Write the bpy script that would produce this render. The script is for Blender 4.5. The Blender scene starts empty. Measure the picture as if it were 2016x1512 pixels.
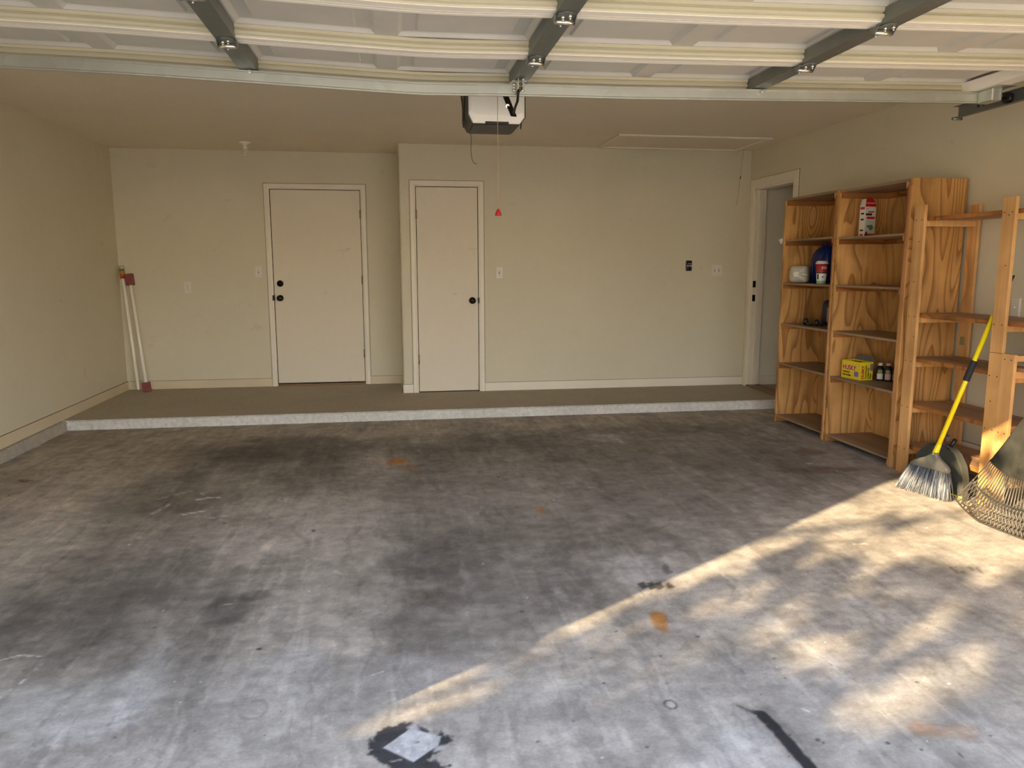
import bpy, bmesh, math, random
import numpy as np
from mathutils import Vector, Matrix
random.seed(7)
S = bpy.context.scene
COL = S.collection
PI = math.pi

# ------------------------------------------------------------------ camera numbers
F, YAW, PITCH, ROLL = 1511.7911, 0.152683, -0.15139, -0.001821
CAM = Vector((-0.125, 0.0, 1.34831))
_r = Vector((math.cos(YAW), -math.sin(YAW), 0)); _f = Vector((math.sin(YAW)*math.cos(PITCH), math.cos(YAW)*math.cos(PITCH), math.sin(PITCH)))
_u = _r.cross(_f)
CR = math.cos(ROLL)*_r + math.sin(ROLL)*_u; CU = -math.sin(ROLL)*_r + math.cos(ROLL)*_u; CF = _f

def at(u, v, ax, val):
    """where the sight line through a photo pixel meets the plane coordinate[ax] == val"""
    d = CF + (u-1008)/F*CR - (v-756)/F*CU
    t = (val-CAM[ax])/d[ax]
    return CAM + t*d

# ------------------------------------------------------------------ room numbers (metres)
XL, XR, YB, YC, XC = -2.8904, 3.5976, 8.4589, 7.777, -0.0418
HC, YS, ST, YF = 2.5319, 6.7863, 0.0835, 1.2
YFO = 1.07
OX0, OX1, OZ = -1.956, 2.922, 2.13

# ------------------------------------------------------------------ node helpers
def new_mat(name):
    m = bpy.data.materials.new(name); m.use_nodes = True
    nt = m.node_tree; b = nt.nodes['Principled BSDF']
    return m, nt, b
def N(nt, t, **kw):
    n = nt.nodes.new(t)
    for k, v in kw.items():
        if k in ('op',): n.operation = v
        else: setattr(n, k, v)
    return n
def L(nt, a, b): nt.links.new(a, b)
def ramp(nt, fac, stops):
    r = N(nt, 'ShaderNodeValToRGB'); e = r.color_ramp.elements
    while len(e) < len(stops): e.new(0.5)
    for i, (p, c) in enumerate(stops):
        e[i].position = p; e[i].color = (*c, 1) if len(c) == 3 else c
    L(nt, fac, r.inputs[0]); return r.outputs[0]
def coords(nt, scale=(1, 1, 1), kind='Object'):
    tc = N(nt, 'ShaderNodeTexCoord'); mp = N(nt, 'ShaderNodeMapping'); mp.inputs['Scale'].default_value = scale
    L(nt, tc.outputs[kind], mp.inputs['Vector']); return mp.outputs[0]
def noise(nt, vec, scale, detail=3, rough=0.5, dist=0.0):
    n = N(nt, 'ShaderNodeTexNoise'); n.inputs['Scale'].default_value = scale; n.inputs['Detail'].default_value = detail
    n.inputs['Roughness'].default_value = rough; n.inputs['Distortion'].default_value = dist
    L(nt, vec, n.inputs['Vector']); return n.outputs['Fac']
def mix(nt, fac, a, b, mode='MIX'):
    m = N(nt, 'ShaderNodeMix'); m.data_type = 'RGBA'; m.blend_type = mode
    for s, v in ((0, fac), (6, a), (7, b)):
        if isinstance(v, (int, float)): m.inputs[s].default_value = v
        elif isinstance(v, tuple): m.inputs[s].default_value = (*v, 1)
        else: L(nt, v, m.inputs[s])
    return m.outputs[2]
def math_n(nt, op, a, b=None):
    m = N(nt, 'ShaderNodeMath', op=op)
    for i, v in enumerate((a, b)):
        if v is None: continue
        if isinstance(v, (int, float)): m.inputs[i].default_value = v
        else: L(nt, v, m.inputs[i])
    return m.outputs[0]
def bump(nt, b, h, strength=0.2, dist=0.01):
    bp = N(nt, 'ShaderNodeBump'); bp.inputs['Strength'].default_value = strength; bp.inputs['Distance'].default_value = dist
    L(nt, h, bp.inputs['Height']); L(nt, bp.outputs[0], b.inputs['Normal'])

def plain(name, col, rough=0.5, metal=0.0, vary=0.06, nscale=9, bumpy=0.0, alpha=1.0, trans=0.0, ior=1.45):
    m, nt, b = new_mat(name)
    v = coords(nt)
    n = noise(nt, v, nscale, 4, 0.6)
    lo = tuple(c*(1-vary) for c in col); hi = tuple(min(1, c*(1+vary)) for c in col)
    L(nt, ramp(nt, n, [(0.3, lo), (0.7, hi)]), b.inputs['Base Color'])
    b.inputs['Roughness'].default_value = rough; b.inputs['Metallic'].default_value = metal
    b.inputs['IOR'].default_value = ior
    if trans: b.inputs['Transmission Weight'].default_value = trans
    if alpha < 1: b.inputs['Alpha'].default_value = alpha
    if bumpy: bump(nt, b, noise(nt, v, nscale*8, 3), bumpy, 0.004)
    return m

def wall_paint(name, col, peel=0.25, spots=0.5):
    m, nt, b = new_mat(name)
    v = coords(nt)
    big = noise(nt, v, 0.9, 4, 0.6)
    c = ramp(nt, big, [(0.25, tuple(x*0.93 for x in col)), (0.75, tuple(min(1, x*1.04) for x in col))])
    fine = noise(nt, v, 14, 5, 0.7)
    c = mix(nt, 0.25, c, ramp(nt, fine, [(0.3, tuple(x*0.93 for x in col)), (0.7, tuple(min(1, x*1.05) for x in col))]))
    # small scuffs: sparse dark flecks
    sp = noise(nt, coords(nt, (1, 1, 1.6)), 5.5, 2, 0.4, 0.6)
    f = ramp(nt, sp, [(0.71, (0, 0, 0)), (0.80, (1, 1, 1))])
    c = mix(nt, math_n(nt, 'MULTIPLY', f, spots*0.5), c, tuple(x*0.55 for x in col))
    L(nt, c, b.inputs['Base Color'])
    b.inputs['Roughness'].default_value = 0.62; b.inputs['Specular IOR Level'].default_value = 0.3
    h = noise(nt, v, 95, 3, 0.55)
    bump(nt, b, h, peel, 0.004)
    return m

def wood(name, light, dark, axis='z', rings=9.0, stretch=0.10, knots=True, dusty=0.0, scale=1.0, seed=0.0, contrast=1.0):
    """cathedral-grain softwood or plywood; the grain runs along AXIS"""
    m, nt, b = new_mat(name)
    sc = [3.2*scale]*3; i = 'xyz'.index(axis); sc[i] = 3.2*scale*stretch
    tc = N(nt, 'ShaderNodeTexCoord'); mp = N(nt, 'ShaderNodeMapping'); mp.inputs['Scale'].default_value = sc
    mp.inputs['Location'].default_value = (seed, seed*1.7, seed*0.6)
    L(nt, tc.outputs['Object'], mp.inputs['Vector']); v = mp.outputs[0]
    base = noise(nt, v, 1.0, 1.5, 0.45, 0.35)
    if knots:
        vs = [2.6*scale]*3; vs[i] = 1.25*scale
        mp2 = N(nt, 'ShaderNodeMapping'); mp2.inputs['Scale'].default_value = vs; mp2.inputs['Location'].default_value = (seed*2, seed, seed*3)
        L(nt, tc.outputs['Object'], mp2.inputs['Vector'])
        vo = N(nt, 'ShaderNodeTexVoronoi'); vo.inputs['Scale'].default_value = 1.0; L(nt, mp2.outputs[0], vo.inputs['Vector'])
        kd = vo.outputs['Distance']
        near = ramp(nt, kd, [(0.0, (1, 1, 1)), (0.32, (0, 0, 0))])
        base = math_n(nt, 'ADD', base, math_n(nt, 'MULTIPLY', near, 0.28))
    r = math_n(nt, 'FRACT', math_n(nt, 'MULTIPLY', base, rings))
    mid = tuple((a*0.6+c*0.4) for a, c in zip(light, dark))
    dk = tuple(d + (l-d)*(1-contrast) for l, d in zip(light, dark))
    c1 = ramp(nt, r, [(0.0, light), (0.50, light), (0.76, mid), (0.90, dk), (0.96, dk), (1.0, light)])
    fs = [38*scale]*3; fs[i] = 1.4*scale
    fib = noise(nt, coords(nt, fs), 1.0, 4, 0.6)
    c1 = mix(nt, 0.5, c1, ramp(nt, fib, [(0.3, (0.72, 0.70, 0.66)), (0.7, (1.22, 1.22, 1.22))]), 'MULTIPLY')
    pat = noise(nt, coords(nt, (1, 1, 1)), 2.6, 3, 0.55)
    c1 = mix(nt, 0.8, c1, ramp(nt, pat, [(0.30, (0.66, 0.62, 0.58)), (0.68, (1.15, 1.16, 1.18))]), 'MULTIPLY')
    if knots:
        kf = ramp(nt, kd, [(0.055, (1, 1, 1)), (0.10, (0, 0, 0))])
        c1 = mix(nt, math_n(nt, 'MULTIPLY', kf, 0.8), c1, (dark[0]*0.28, dark[1]*0.25, dark[2]*0.25))
    if dusty:
        dn = noise(nt, coords(nt, (1, 1, 1)), 7, 4, 0.6)
        c1 = mix(nt, math_n(nt, 'MULTIPLY', ramp(nt, dn, [(0.2, (0.6, 0.6, 0.6)), (0.8, (1, 1, 1))]), dusty), c1, (0.27, 0.22, 0.165))
    L(nt, c1, b.inputs['Base Color'])
    b.inputs['Roughness'].default_value = 0.5; b.inputs['Specular IOR Level'].default_value = 0.35
    bump(nt, b, fib, 0.08, 0.004)
    return m

def galvanised(name, col, rough=0.42, metal=0.75):
    m, nt, b = new_mat(name)
    vo = N(nt, 'ShaderNodeTexVoronoi'); vo.inputs['Scale'].default_value = 16; L(nt, coords(nt), vo.inputs['Vector'])
    n = noise(nt, coords(nt, (0.6, 3, 3)), 3, 4, 0.6)
    c = ramp(nt, vo.outputs['Color'], [(0.0, tuple(x*0.90 for x in col)), (1.0, tuple(min(1, x*1.07) for x in col))])
    c = mix(nt, 0.4, c, ramp(nt, n, [(0.3, tuple(x*0.82 for x in col)), (0.7, tuple(min(1, x*1.1) for x in col))]))
    L(nt, c, b.inputs['Base Color'])
    b.inputs['Metallic'].default_value = metal; b.inputs['Roughness'].default_value = rough
    return m

M = {}
WALLC = (0.675, 0.62, 0.465)
M['wall'] = wall_paint('wall_paint', WALLC)
M['ceiling'] = wall_paint('ceiling_paint', (0.83, 0.735, 0.59), 0.5, 0.1)
M['trim'] = plain('trim_paint', (0.80, 0.735, 0.60), 0.42, vary=0.04, nscale=3)
M['door'] = wall_paint('door_paint', (0.77, 0.695, 0.555), 0.06, 0.6)
M['base'] = plain('baseboard_paint', (0.66, 0.565, 0.39), 0.45, vary=0.05, nscale=3)
M['dark_bronze'] = plain('oil_rubbed_bronze', (0.016, 0.012, 0.010), 0.35, 0.6)
M['brass'] = plain('tarnished_hinge_brass', (0.33, 0.26, 0.15), 0.4, 0.8)
M['white_plastic'] = plain('white_plastic', (0.74, 0.69, 0.60), 0.35, vary=0.03)
M['slot_dark'] = plain('slot_shadow_plastic', (0.20, 0.17, 0.13), 0.5)
M['black_plastic'] = plain('black_plastic', (0.012, 0.012, 0.013), 0.35)
M['grey_button'] = plain('pale_button', (0.42, 0.42, 0.42), 0.5)
M['galv'] = galvanised('galvanised_steel', (0.62, 0.63, 0.565), 0.38, 0.8)
M['galv_dark'] = galvanised('weathered_galvanised_steel', (0.235, 0.245, 0.225), 0.5, 0.75)
M['chrome'] = plain('zinc_bolt', (0.80, 0.78, 0.70), 0.25, 0.9)
M['door_skin'] = plain('garage_door_inner_skin', (0.57, 0.545, 0.49), 0.5, vary=0.05, nscale=5, bumpy=0.08)
M['door_rail'] = plain('garage_door_flange', (0.90, 0.84, 0.74), 0.42, vary=0.02, nscale=4)
M['rail_face'] = plain('garage_door_rail_cream', (0.60, 0.55, 0.395), 0.45, vary=0.03, nscale=4)
M['opener_white'] = plain('opener_white_plastic', (0.78, 0.75, 0.68), 0.4, vary=0.02)
M['opener_dark'] = plain('opener_smoked_plastic', (0.022, 0.020, 0.016), 0.45)
M['black_steel'] = plain('black_painted_steel', (0.018, 0.013, 0.010), 0.45, 0.4)
M['red_cord'] = plain('faded_red_cord', (0.46, 0.25, 0.17), 0.7)
M['red_plastic'] = plain('red_plastic', (0.42, 0.022, 0.02), 0.4)
M['wire'] = plain('dark_wire', (0.07, 0.06, 0.045), 0.5)
M['pale_string'] = plain('pale_string', (0.5, 0.44, 0.34), 0.8)
M['lamp_glass'] = plain('frosted_lamp_glass', (0.86, 0.83, 0.75), 0.25)
M['tube_glass'] = plain('fluorescent_tube_glass', (0.84, 0.79, 0.68), 0.16, vary=0.02)
M['ply_side'] = wood('plywood_side', (0.59, 0.315, 0.105), (0.19, 0.075, 0.018), 'z', 17, 0.22, True, seed=1.3, contrast=0.66)
M['ply_back'] = wood('plywood_back', (0.56, 0.315, 0.11), (0.215, 0.10, 0.027), 'z', 14, 0.20, False, seed=4.1, contrast=0.42)
M['ply_front'] = wood('plywood_edge', (0.58, 0.30, 0.115), (0.29, 0.11, 0.03), 'z', 5, 0.06, True, seed=2.2)
M['shelf_wood'] = wood('dusty_shelf_ply', (0.46, 0.255, 0.105), (0.24, 0.105, 0.035), 'y', 6, 0.1, False, dusty=0.7, seed=3.0)
M['cleat_wood'] = wood('cleat_pine', (0.40, 0.165, 0.045), (0.22, 0.075, 0.018), 'x', 5, 0.06, False, seed=6.0)
M['post_wood'] = wood('pine_post', (0.66, 0.37, 0.145), (0.43, 0.19, 0.055), 'z', 4, 0.05, True, seed=8.0, contrast=0.6)
M['rack_shelf'] = wood('rack_board', (0.52, 0.27, 0.105), (0.30, 0.12, 0.035), 'y', 5, 0.06, False, dusty=0.5, seed=9.0)
M['nail'] = plain('nail_head', (0.07, 0.04, 0.02), 0.5)
M['blue_plastic'] = plain('blue_plastic', (0.010, 0.024, 0.16), 0.28)
M['navy_plastic'] = plain('navy_plastic', (0.012, 0.017, 0.05), 0.4)
M['jug_plastic'] = plain('milky_jug_plastic', (0.66, 0.63, 0.52), 0.4, vary=0.05)
M['label_grey'] = plain('embossed_label', (0.50, 0.48, 0.40), 0.6)
M['cup_white'] = plain('paper_cup_white', (0.80, 0.78, 0.72), 0.55, vary=0.02)
M['cup_red'] = plain('cup_red_band', (0.42, 0.022, 0.025), 0.5)
M['cup_brown'] = plain('cup_brown_band', (0.10, 0.02, 0.015), 0.5)
M['cup_green'] = plain('cup_green_band', (0.26, 0.48, 0.29), 0.5)
M['ink_black'] = plain('black_ink', (0.012, 0.011, 0.010), 0.6)
M['ink_white'] = plain('white_ink', (0.82, 0.80, 0.74), 0.6)
M['ink_red'] = plain('dark_red_ink', (0.40, 0.012, 0.035), 0.6)
M['box_yellow'] = plain('yellow_carton', (0.80, 0.61, 0.015), 0.5, vary=0.03)
M['box_white'] = plain('white_carton', (0.66, 0.60, 0.52), 0.5, vary=0.03)
M['box_red'] = plain('red_carton', (0.50, 0.012, 0.015), 0.5)
M['box_inside'] = plain('grey_board_inside', (0.16, 0.145, 0.12), 0.8)
M['ink_purple'] = plain('purple_picture_ink', (0.20, 0.15, 0.32), 0.6)
M['ink_green'] = plain('green_picture_ink', (0.10, 0.15, 0.075), 0.6)
M['ink_sage'] = plain('pale_green_panel', (0.46, 0.50, 0.42), 0.6)
M['olive'] = plain('olive_label', (0.25, 0.24, 0.09), 0.6)
M['pink_label'] = plain('pale_pink_label', (0.55, 0.33, 0.30), 0.6)
M['clear_plastic'] = plain('clear_plastic', (0.85, 0.85, 0.82), 0.12, trans=0.85, vary=0.01)
M['smoke_plastic'] = plain('smoky_clear_plastic', (0.17, 0.175, 0.15), 0.2, trans=0.5, vary=0.02, ior=1.2)
M['grey_block'] = plain('grey_broom_block', (0.15, 0.145, 0.125), 0.2, vary=0.12)
M['bristle'] = plain('grey_bristles', (0.135, 0.145, 0.165), 0.45, vary=0.35, nscale=60)
M['yellow_pole'] = plain('yellow_pole', (0.86, 0.68, 0.008), 0.3, vary=0.02)
M['grip'] = plain('black_foam_grip', (0.016, 0.017, 0.022), 0.7)
M['rake_plastic'] = plain('dusty_rake_plastic', (0.030, 0.030, 0.026), 0.30, vary=0.5, nscale=9)
M['rake_tine'] = plain('worn_rake_tine', (0.052, 0.047, 0.040), 0.38, vary=0.2)
M['leaf'] = plain('dry_leaf', (0.22, 0.12, 0.05), 0.8)
M['pale_leaf'] = plain('pale_dry_leaf', (0.52, 0.38, 0.22), 0.8)
M['tree_leaf'] = plain('tree_leaf', (0.06, 0.10, 0.03), 0.7)
M['bark'] = plain('bark', (0.10, 0.075, 0.05), 0.9)
M['red_sleeve'] = plain('red_tube_sleeve', (0.24, 0.06, 0.05), 0.5, vary=0.25, nscale=30)
M['threshold'] = plain('wood_threshold', (0.23, 0.13, 0.06), 0.5)
M['far_wall'] = wall_paint('hall_paint', (0.84, 0.77, 0.62), 0.1, 0.1)
M['dust_shade_line'] = plain('dust_caulk_and_shade', (0.26, 0.20, 0.125), 0.9)  # baseboard dust and caulk; also the shadow line painted round door casings
M['gap'] = plain('dark_gap_shade', (0.03, 0.02, 0.012), 0.9)  # dark fill standing in for the shade inside door gaps

def concrete(name, col, vary=0.25, bumps=0.35, dark=0.5):
    m, nt, b = new_mat(name)
    v = coords(nt)
    a = noise(nt, v, 2.2, 6, 0.65); c2 = noise(nt, v, 28, 5, 0.7)
    c = ramp(nt, a, [(0.3, tuple(x*(1-vary) for x in col)), (0.7, tuple(min(1, x*(1+vary)) for x in col))])
    c = mix(nt, 0.45, c, ramp(nt, c2, [(0.3, tuple(x*dark for x in col)), (0.65, tuple(min(1, x*1.2) for x in col))]))
    L(nt, c, b.inputs['Base Color']); b.inputs['Roughness'].default_value = 0.8
    bump(nt, b, c2, bumps, 0.01)
    return m
M['landing'] = concrete('landing_concrete', (0.41, 0.365, 0.275), 0.12, 0.15, 0.8)
M['nose'] = concrete('raw_step_concrete', (0.60, 0.58, 0.52), 0.2, 0.6, 0.55)
M['kerb'] = concrete('kerb_concrete', (0.42, 0.385, 0.32), 0.2, 0.6, 0.6)
M['driveway'] = concrete('driveway_concrete', (0.46, 0.42, 0.35), 0.12, 0.2, 0.8)
M['stucco'] = plain('outside_stucco', (0.55, 0.47, 0.36), 0.8)

# ------------------------------------------------------------------ mesh helpers
def bm_(): return bmesh.new()
def _face(bm, vs, mi=0):
    try:
        f = bm.faces.new(vs); f.material_index = mi; return f
    except ValueError: return None
def box(bm, x0, x1, y0, y1, z0, z1, bev=0.0, mi=0, seg=1):
    b2 = bmesh.new()
    vs = [b2.verts.new((x, y, z)) for x in (x0, x1) for y in (y0, y1) for z in (z0, z1)]
    for q in ((0,1,3,2),(4,6,7,5),(0,4,5,1),(2,3,7,6),(0,2,6,4),(1,5,7,3)): b2.faces.new([vs[i] for i in q])
    if bev: bmesh.ops.bevel(b2, geom=b2.edges[:], offset=bev, segments=seg, affect='EDGES', profile=0.5)
    merge(bm, b2, mi=mi)
def merge(bm, b2, mat=None, mi=None):
    mp = {}
    for v in b2.verts:
        mp[v] = bm.verts.new(mat @ v.co if mat else v.co)
    for f in b2.faces:
        nf = _face(bm, [mp[v] for v in f.verts], f.material_index if mi is None else mi)
        if nf: nf.smooth = f.smooth
    b2.free()
def obox(bm, c, sx, sy, sz, rot, bev=0.0, mi=0):
    b2 = bmesh.new(); box(b2, -sx/2, sx/2, -sy/2, sy/2, -sz/2, sz/2, bev)
    merge(bm, b2, Matrix.Translation(c) @ rot.to_4x4(), mi)
def frame_to(d):
    d = Vector(d).normalized(); a = Vector((0, 0, 1)) if abs(d.z) < 0.95 else Vector((1, 0, 0))
    x = a.cross(d).normalized(); y = d.cross(x)
    return x, y, d
def tube(bm, pts, rads, seg=12, caps=True, mi=0, smooth=True, scale2=1.0):
    pts = [Vector(p) for p in pts]
    if not isinstance(rads, (list, tuple)): rads = [rads]*len(pts)
    rings = []; px = None
    for i, p in enumerate(pts):
        d = (pts[min(i+1, len(pts)-1)] - pts[max(i-1, 0)])
        if d.length < 1e-9: d = Vector((0, 0, 1))
        d.normalize()
        if px is None: x, y, _ = frame_to(d)
        else:
            x = (px - d*px.dot(d)).normalized(); y = d.cross(x)
        px = x
        rings.append([bm.verts.new(p + rads[i]*(math.cos(2*PI*k/seg)*x + scale2*math.sin(2*PI*k/seg)*y)) for k in range(seg)])
    for a, b in zip(rings, rings[1:]):
        for k in range(seg):
            f = _face(bm, (a[k], a[(k+1) % seg], b[(k+1) % seg], b[k]), mi)
            if f: f.smooth = smooth
    if caps:
        _face(bm, list(reversed(rings[0])), mi); _face(bm, rings[-1], mi)
def cyl(bm, p0, p1, r, seg=16, r1=None, mi=0): tube(bm, [p0, p1], [r, r if r1 is None else r1], seg, True, mi)
def lathe(bm, o, axis, prof, seg=24, mis=None):
    """prof: (radius, height along axis) from base to tip"""
    o = Vector(o); x, y, d = frame_to(axis); rings = []
    for r, h in prof:
        rings.append([bm.verts.new(o + d*h + max(r, 1e-5)*(math.cos(2*PI*k/seg)*x + math.sin(2*PI*k/seg)*y)) for k in range(seg)])
    for i, (a, b) in enumerate(zip(rings, rings[1:])):
        for k in range(seg):
            f = _face(bm, (a[k], a[(k+1) % seg], b[(k+1) % seg], b[k]), mis[i] if mis else 0)
            if f: f.smooth = True
    _face(bm, list(reversed(rings[0])), mis[0] if mis else 0); _face(bm, rings[-1], mis[-1] if mis else 0)
def prism(bm, poly, fn, a, b, mi=0, smooth=False):
    """poly: 2-D outline; fn(p, t) -> 3-D; extruded from t=a to t=b"""
    A = [bm.verts.new(fn(p, a)) for p in poly]; B = [bm.verts.new(fn(p, b)) for p in poly]; n = len(poly)
    for k in range(n):
        f = _face(bm, (A[k], A[(k+1) % n], B[(k+1) % n], B[k]), mi)
        if f: f.smooth = smooth
    _face(bm, list(reversed(A)), mi); _face(bm, B, mi)

def root_of(o):
    while o.parent: o = o.parent
    return o
def obj(name, bm, mats, parent=None, loc=None, smooth_angle=None):
    if not isinstance(mats, (list, tuple)): mats = [mats]
    bmesh.ops.recalc_face_normals(bm, faces=bm.faces[:])
    me = bpy.data.meshes.new(name)
    o = bpy.data.objects.new(name, me); COL.objects.link(o)
    if parent is not None: off = root_of(parent).location.copy()
    else:
        off = Vector(loc) if loc is not None else Vector((0, 0, 0)); o.location = off
    bmesh.ops.translate(bm, verts=bm.verts[:], vec=-off)
    bm.to_mesh(me); bm.free()
    for m in mats: me.materials.append(m)
    if parent is not None: o.parent = parent
    return o
def tag(o, label, cat, group=None, kind=None):
    o['label'] = label; o['category'] = cat
    if group: o['group'] = group
    if kind: o['kind'] = kind
    return o
def thing(name, label, cat, loc, group=None, kind=None):
    o = bpy.data.objects.new(name, None); COL.objects.link(o); o.location = loc; o.empty_display_size = 0.05
    return tag(o, label, cat, group, kind)
def struct(name, bm, mats, label, cat): return tag(obj(name, bm, mats), label, cat, kind='structure')

def text_bm(body, size, fn, mi=0, extrude=0.0006, align='LEFT', bold=0.0, sx=1.0):
    """lettering as real raised mesh: fn maps (x, y, out) in metres to the world"""
    cu = bpy.data.curves.new('lettering', 'FONT'); cu.body = body; cu.size = size; cu.align_x = align; cu.offset = bold*size
    cu.extrude = extrude; cu.resolution_u = 3
    o = bpy.data.objects.new('lettering_tmp', cu); COL.objects.link(o)
    dg = bpy.context.evaluated_depsgraph_get(); dg.update()
    me = bpy.data.meshes.new_from_object(o.evaluated_get(dg))
    b2 = bmesh.new(); b2.from_mesh(me)
    for v in b2.verts: v.co = fn(v.co.x*sx, v.co.y, v.co.z)
    COL.objects.unlink(o); bpy.data.objects.remove(o); bpy.data.curves.remove(cu); bpy.data.meshes.remove(me)
    for f in b2.faces: f.material_index = mi
    return b2

exec_parts = []
# ================================================================== ROOM SHELL
# ---- walls
b = bm_(); box(b, XL-0.12, XL, YFO, YB+0.12, ST, HC); struct('wall_left', b, M['wall'], 'beige painted left garage wall above the concrete kerb', 'wall')
D1X0, D1X1, D1Z0, D1Z1 = -1.3625, -0.4481, 0.1144, 2.1464
b = bm_()
box(b, XL, D1X0-0.012, YB, YB+0.12, ST, HC); box(b, D1X1+0.012, XC+0.2, YB, YB+0.12, ST, HC); box(b, D1X0-0.012, D1X1+0.012, YB, YB+0.12, D1Z1+0.012, HC); box(b, D1X0-0.02, D1X1+0.02, YB+0.10, YB+0.12, ST-0.05, D1Z1+0.02)  # last box: unseen panel behind the door, added to stop light leaks
struct('wall_back', b, M['wall'], 'beige back wall of the recess holding the wider door', 'wall')
D2X0, D2X1, D2Z0, D2Z1 = 0.1215, 0.7269, 0.0935, 2.1255
b = bm_()
rc = 0.022
corner = [(XC+rc-rc*math.sin(t), YC+rc-rc*math.cos(t)) for t in [k*PI/2/6 for k in range(7)]]
outline = [(D2X0-0.012, YC+0.12), (D2X0-0.012, YC)] + corner + [(XC, YB), (XC+0.12, YB), (XC+0.12, YC+0.12)]
prism(b, outline, lambda p, t: (p[0], p[1], t), ST, HC)
box(b, D2X1+0.012, XR+0.001, YC, YC+0.12, ST, HC); box(b, D2X0-0.012, D2X1+0.012, YC, YC+0.12, D2Z1+0.012, HC); box(b, D2X0-0.02, D2X1+0.02, YC+0.10, YC+0.12, ST-0.05, D2Z1+0.02)  # last box: added unseen panel keeps skylight out behind the closet door
struct('wall_closet', b, M['wall'], 'beige closet wall that juts forward behind the narrow door', 'wall')
D3Y0, D3Y1, D3Z1 = 6.87, 7.645, 2.145
b = bm_()
box(b, XR, XR+0.115, YFO, D3Y0, ST, HC); box(b, XR, XR+0.115, D3Y1, YC+0.12, ST, HC); box(b, XR, XR+0.115, D3Y0, D3Y1, D3Z1, HC)
struct('wall_right', b, M['wall'], 'beige right garage wall behind the wooden shelves', 'wall')
b = bm_()
box(b, XL-0.12, OX0, YFO, YF, -0.05, HC); box(b, OX1, XR+0.115, YFO, YF, -0.05, HC); box(b, OX0, OX1, YFO, YF, OZ, HC)
struct('wall_front', b, [M['wall']], 'front garage wall around the wide vehicle opening', 'wall')
b = bm_(); box(b, XL-0.12, XR+0.115, YFO-0.0, YB+0.12, HC, HC+0.12); struct('ceiling', b, M['ceiling'], 'beige painted garage ceiling', 'ceiling')

# ---- raised landing at the back and the kerbs under the side walls
def rough_line(n, amp, seed):
    rr = random.Random(seed); return [rr.uniform(-amp, amp) for _ in range(n)]
b = bm_()
n = 220; xs = [XL-0.02 + (XR+0.04-XL)*i/(n-1) for i in range(n)]
ja = rough_line(n, 0.004, 3); jb = rough_line(n, 0.005, 4); jc = rough_line(n, 0.004, 5)
rows = [[b.verts.new((x, YB+0.05, ST)) for x in xs], [b.verts.new((x, YS+0.012+abs(c), ST)) for x, c in zip(xs, jc)],
        [b.verts.new((x, YS+a, ST-0.008-abs(c))) for x, a, c in zip(xs, ja, jb)], [b.verts.new((x, YS-0.003+a, ST*0.45)) for x, a in zip(xs, jb)],
        [b.verts.new((x, YS-0.004+a, -0.02)) for x, a in zip(xs, jc)]]
for k in range(4):
    for i in range(n-1): _face(b, (rows[k][i], rows[k][i+1], rows[k+1][i+1], rows[k+1][i]), 0 if k == 0 else 1)
struct('raised_floor', b, [M['landing'], M['nose']], 'raised concrete landing with a rough grey front edge along the back wall', 'step')
for nm, x0, x1, lab in (('trim_1', XL-0.12, XL+0.048, 'low concrete kerb under the left wall'), ('trim_2', XR-0.012, XR+0.115, 'low concrete kerb under the right wall')):
    b = bm_()
    ys = [YF + (YS-YF)*i/90 for i in range(91)]
    inner = x1 if nm == 'trim_1' else x0; outer = x0 if nm == 'trim_1' else x1; sg = -1 if nm == 'trim_1' else 1
    j1 = rough_line(91, 0.004, 11); j2 = rough_line(91, 0.005, 12)
    R = [[b.verts.new((outer, y, ST-0.001)) for y in ys], [b.verts.new((inner+sg*(0.008+abs(a)), y, ST-0.001)) for y, a in zip(ys, j1)],
         [b.verts.new((inner+a, y, ST-0.012)) for y, a in zip(ys, j1)], [b.verts.new((inner-sg*0.004+a, y, -0.02)) for y, a in zip(ys, j2)]]
    for k in range(3):
        for i in range(90): _face(b, (R[k][i], R[k][i+1], R[k+1][i+1], R[k+1][i]))
    struct(nm, b, M['kerb'], lab, 'kerb')

# ---- baseboards
BH = 0.088
def bboard(bm, x0, x1, y0, y1, z0, z1, ax):
    box(bm, x0, x1, y0, y1, z0, z1, 0.003)
    e = 0.0018
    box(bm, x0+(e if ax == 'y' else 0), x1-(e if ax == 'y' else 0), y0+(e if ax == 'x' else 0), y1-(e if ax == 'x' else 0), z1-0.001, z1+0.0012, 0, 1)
b = bm_(); bboard(b, XL, XL+0.014, YF, YB, ST, ST+BH, 'y'); struct('baseboard_left', b, [M['base'], M['dust_shade_line']], 'cream baseboard along the left wall', 'baseboard')
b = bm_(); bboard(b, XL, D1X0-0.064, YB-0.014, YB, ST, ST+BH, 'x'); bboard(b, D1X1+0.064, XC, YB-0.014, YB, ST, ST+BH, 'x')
struct('baseboard_back', b, [M['base'], M['dust_shade_line']], 'cream baseboard on the recessed back wall', 'baseboard')
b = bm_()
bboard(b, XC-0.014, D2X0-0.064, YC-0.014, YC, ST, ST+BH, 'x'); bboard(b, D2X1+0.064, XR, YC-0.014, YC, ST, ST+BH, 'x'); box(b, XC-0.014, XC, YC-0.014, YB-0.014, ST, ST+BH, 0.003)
struct('baseboard_closet', b, [M['trim'], M['dust_shade_line']], 'pale baseboard along the closet wall', 'baseboard')
b = bm_(); bboard(b, XR-0.014, XR, YF, D3Y0-0.09, ST, ST+BH+0.03, 'y'); struct('baseboard_right', b, [M['trim'], M['dust_shade_line']], 'pale baseboard along the right wall', 'baseboard')

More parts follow.
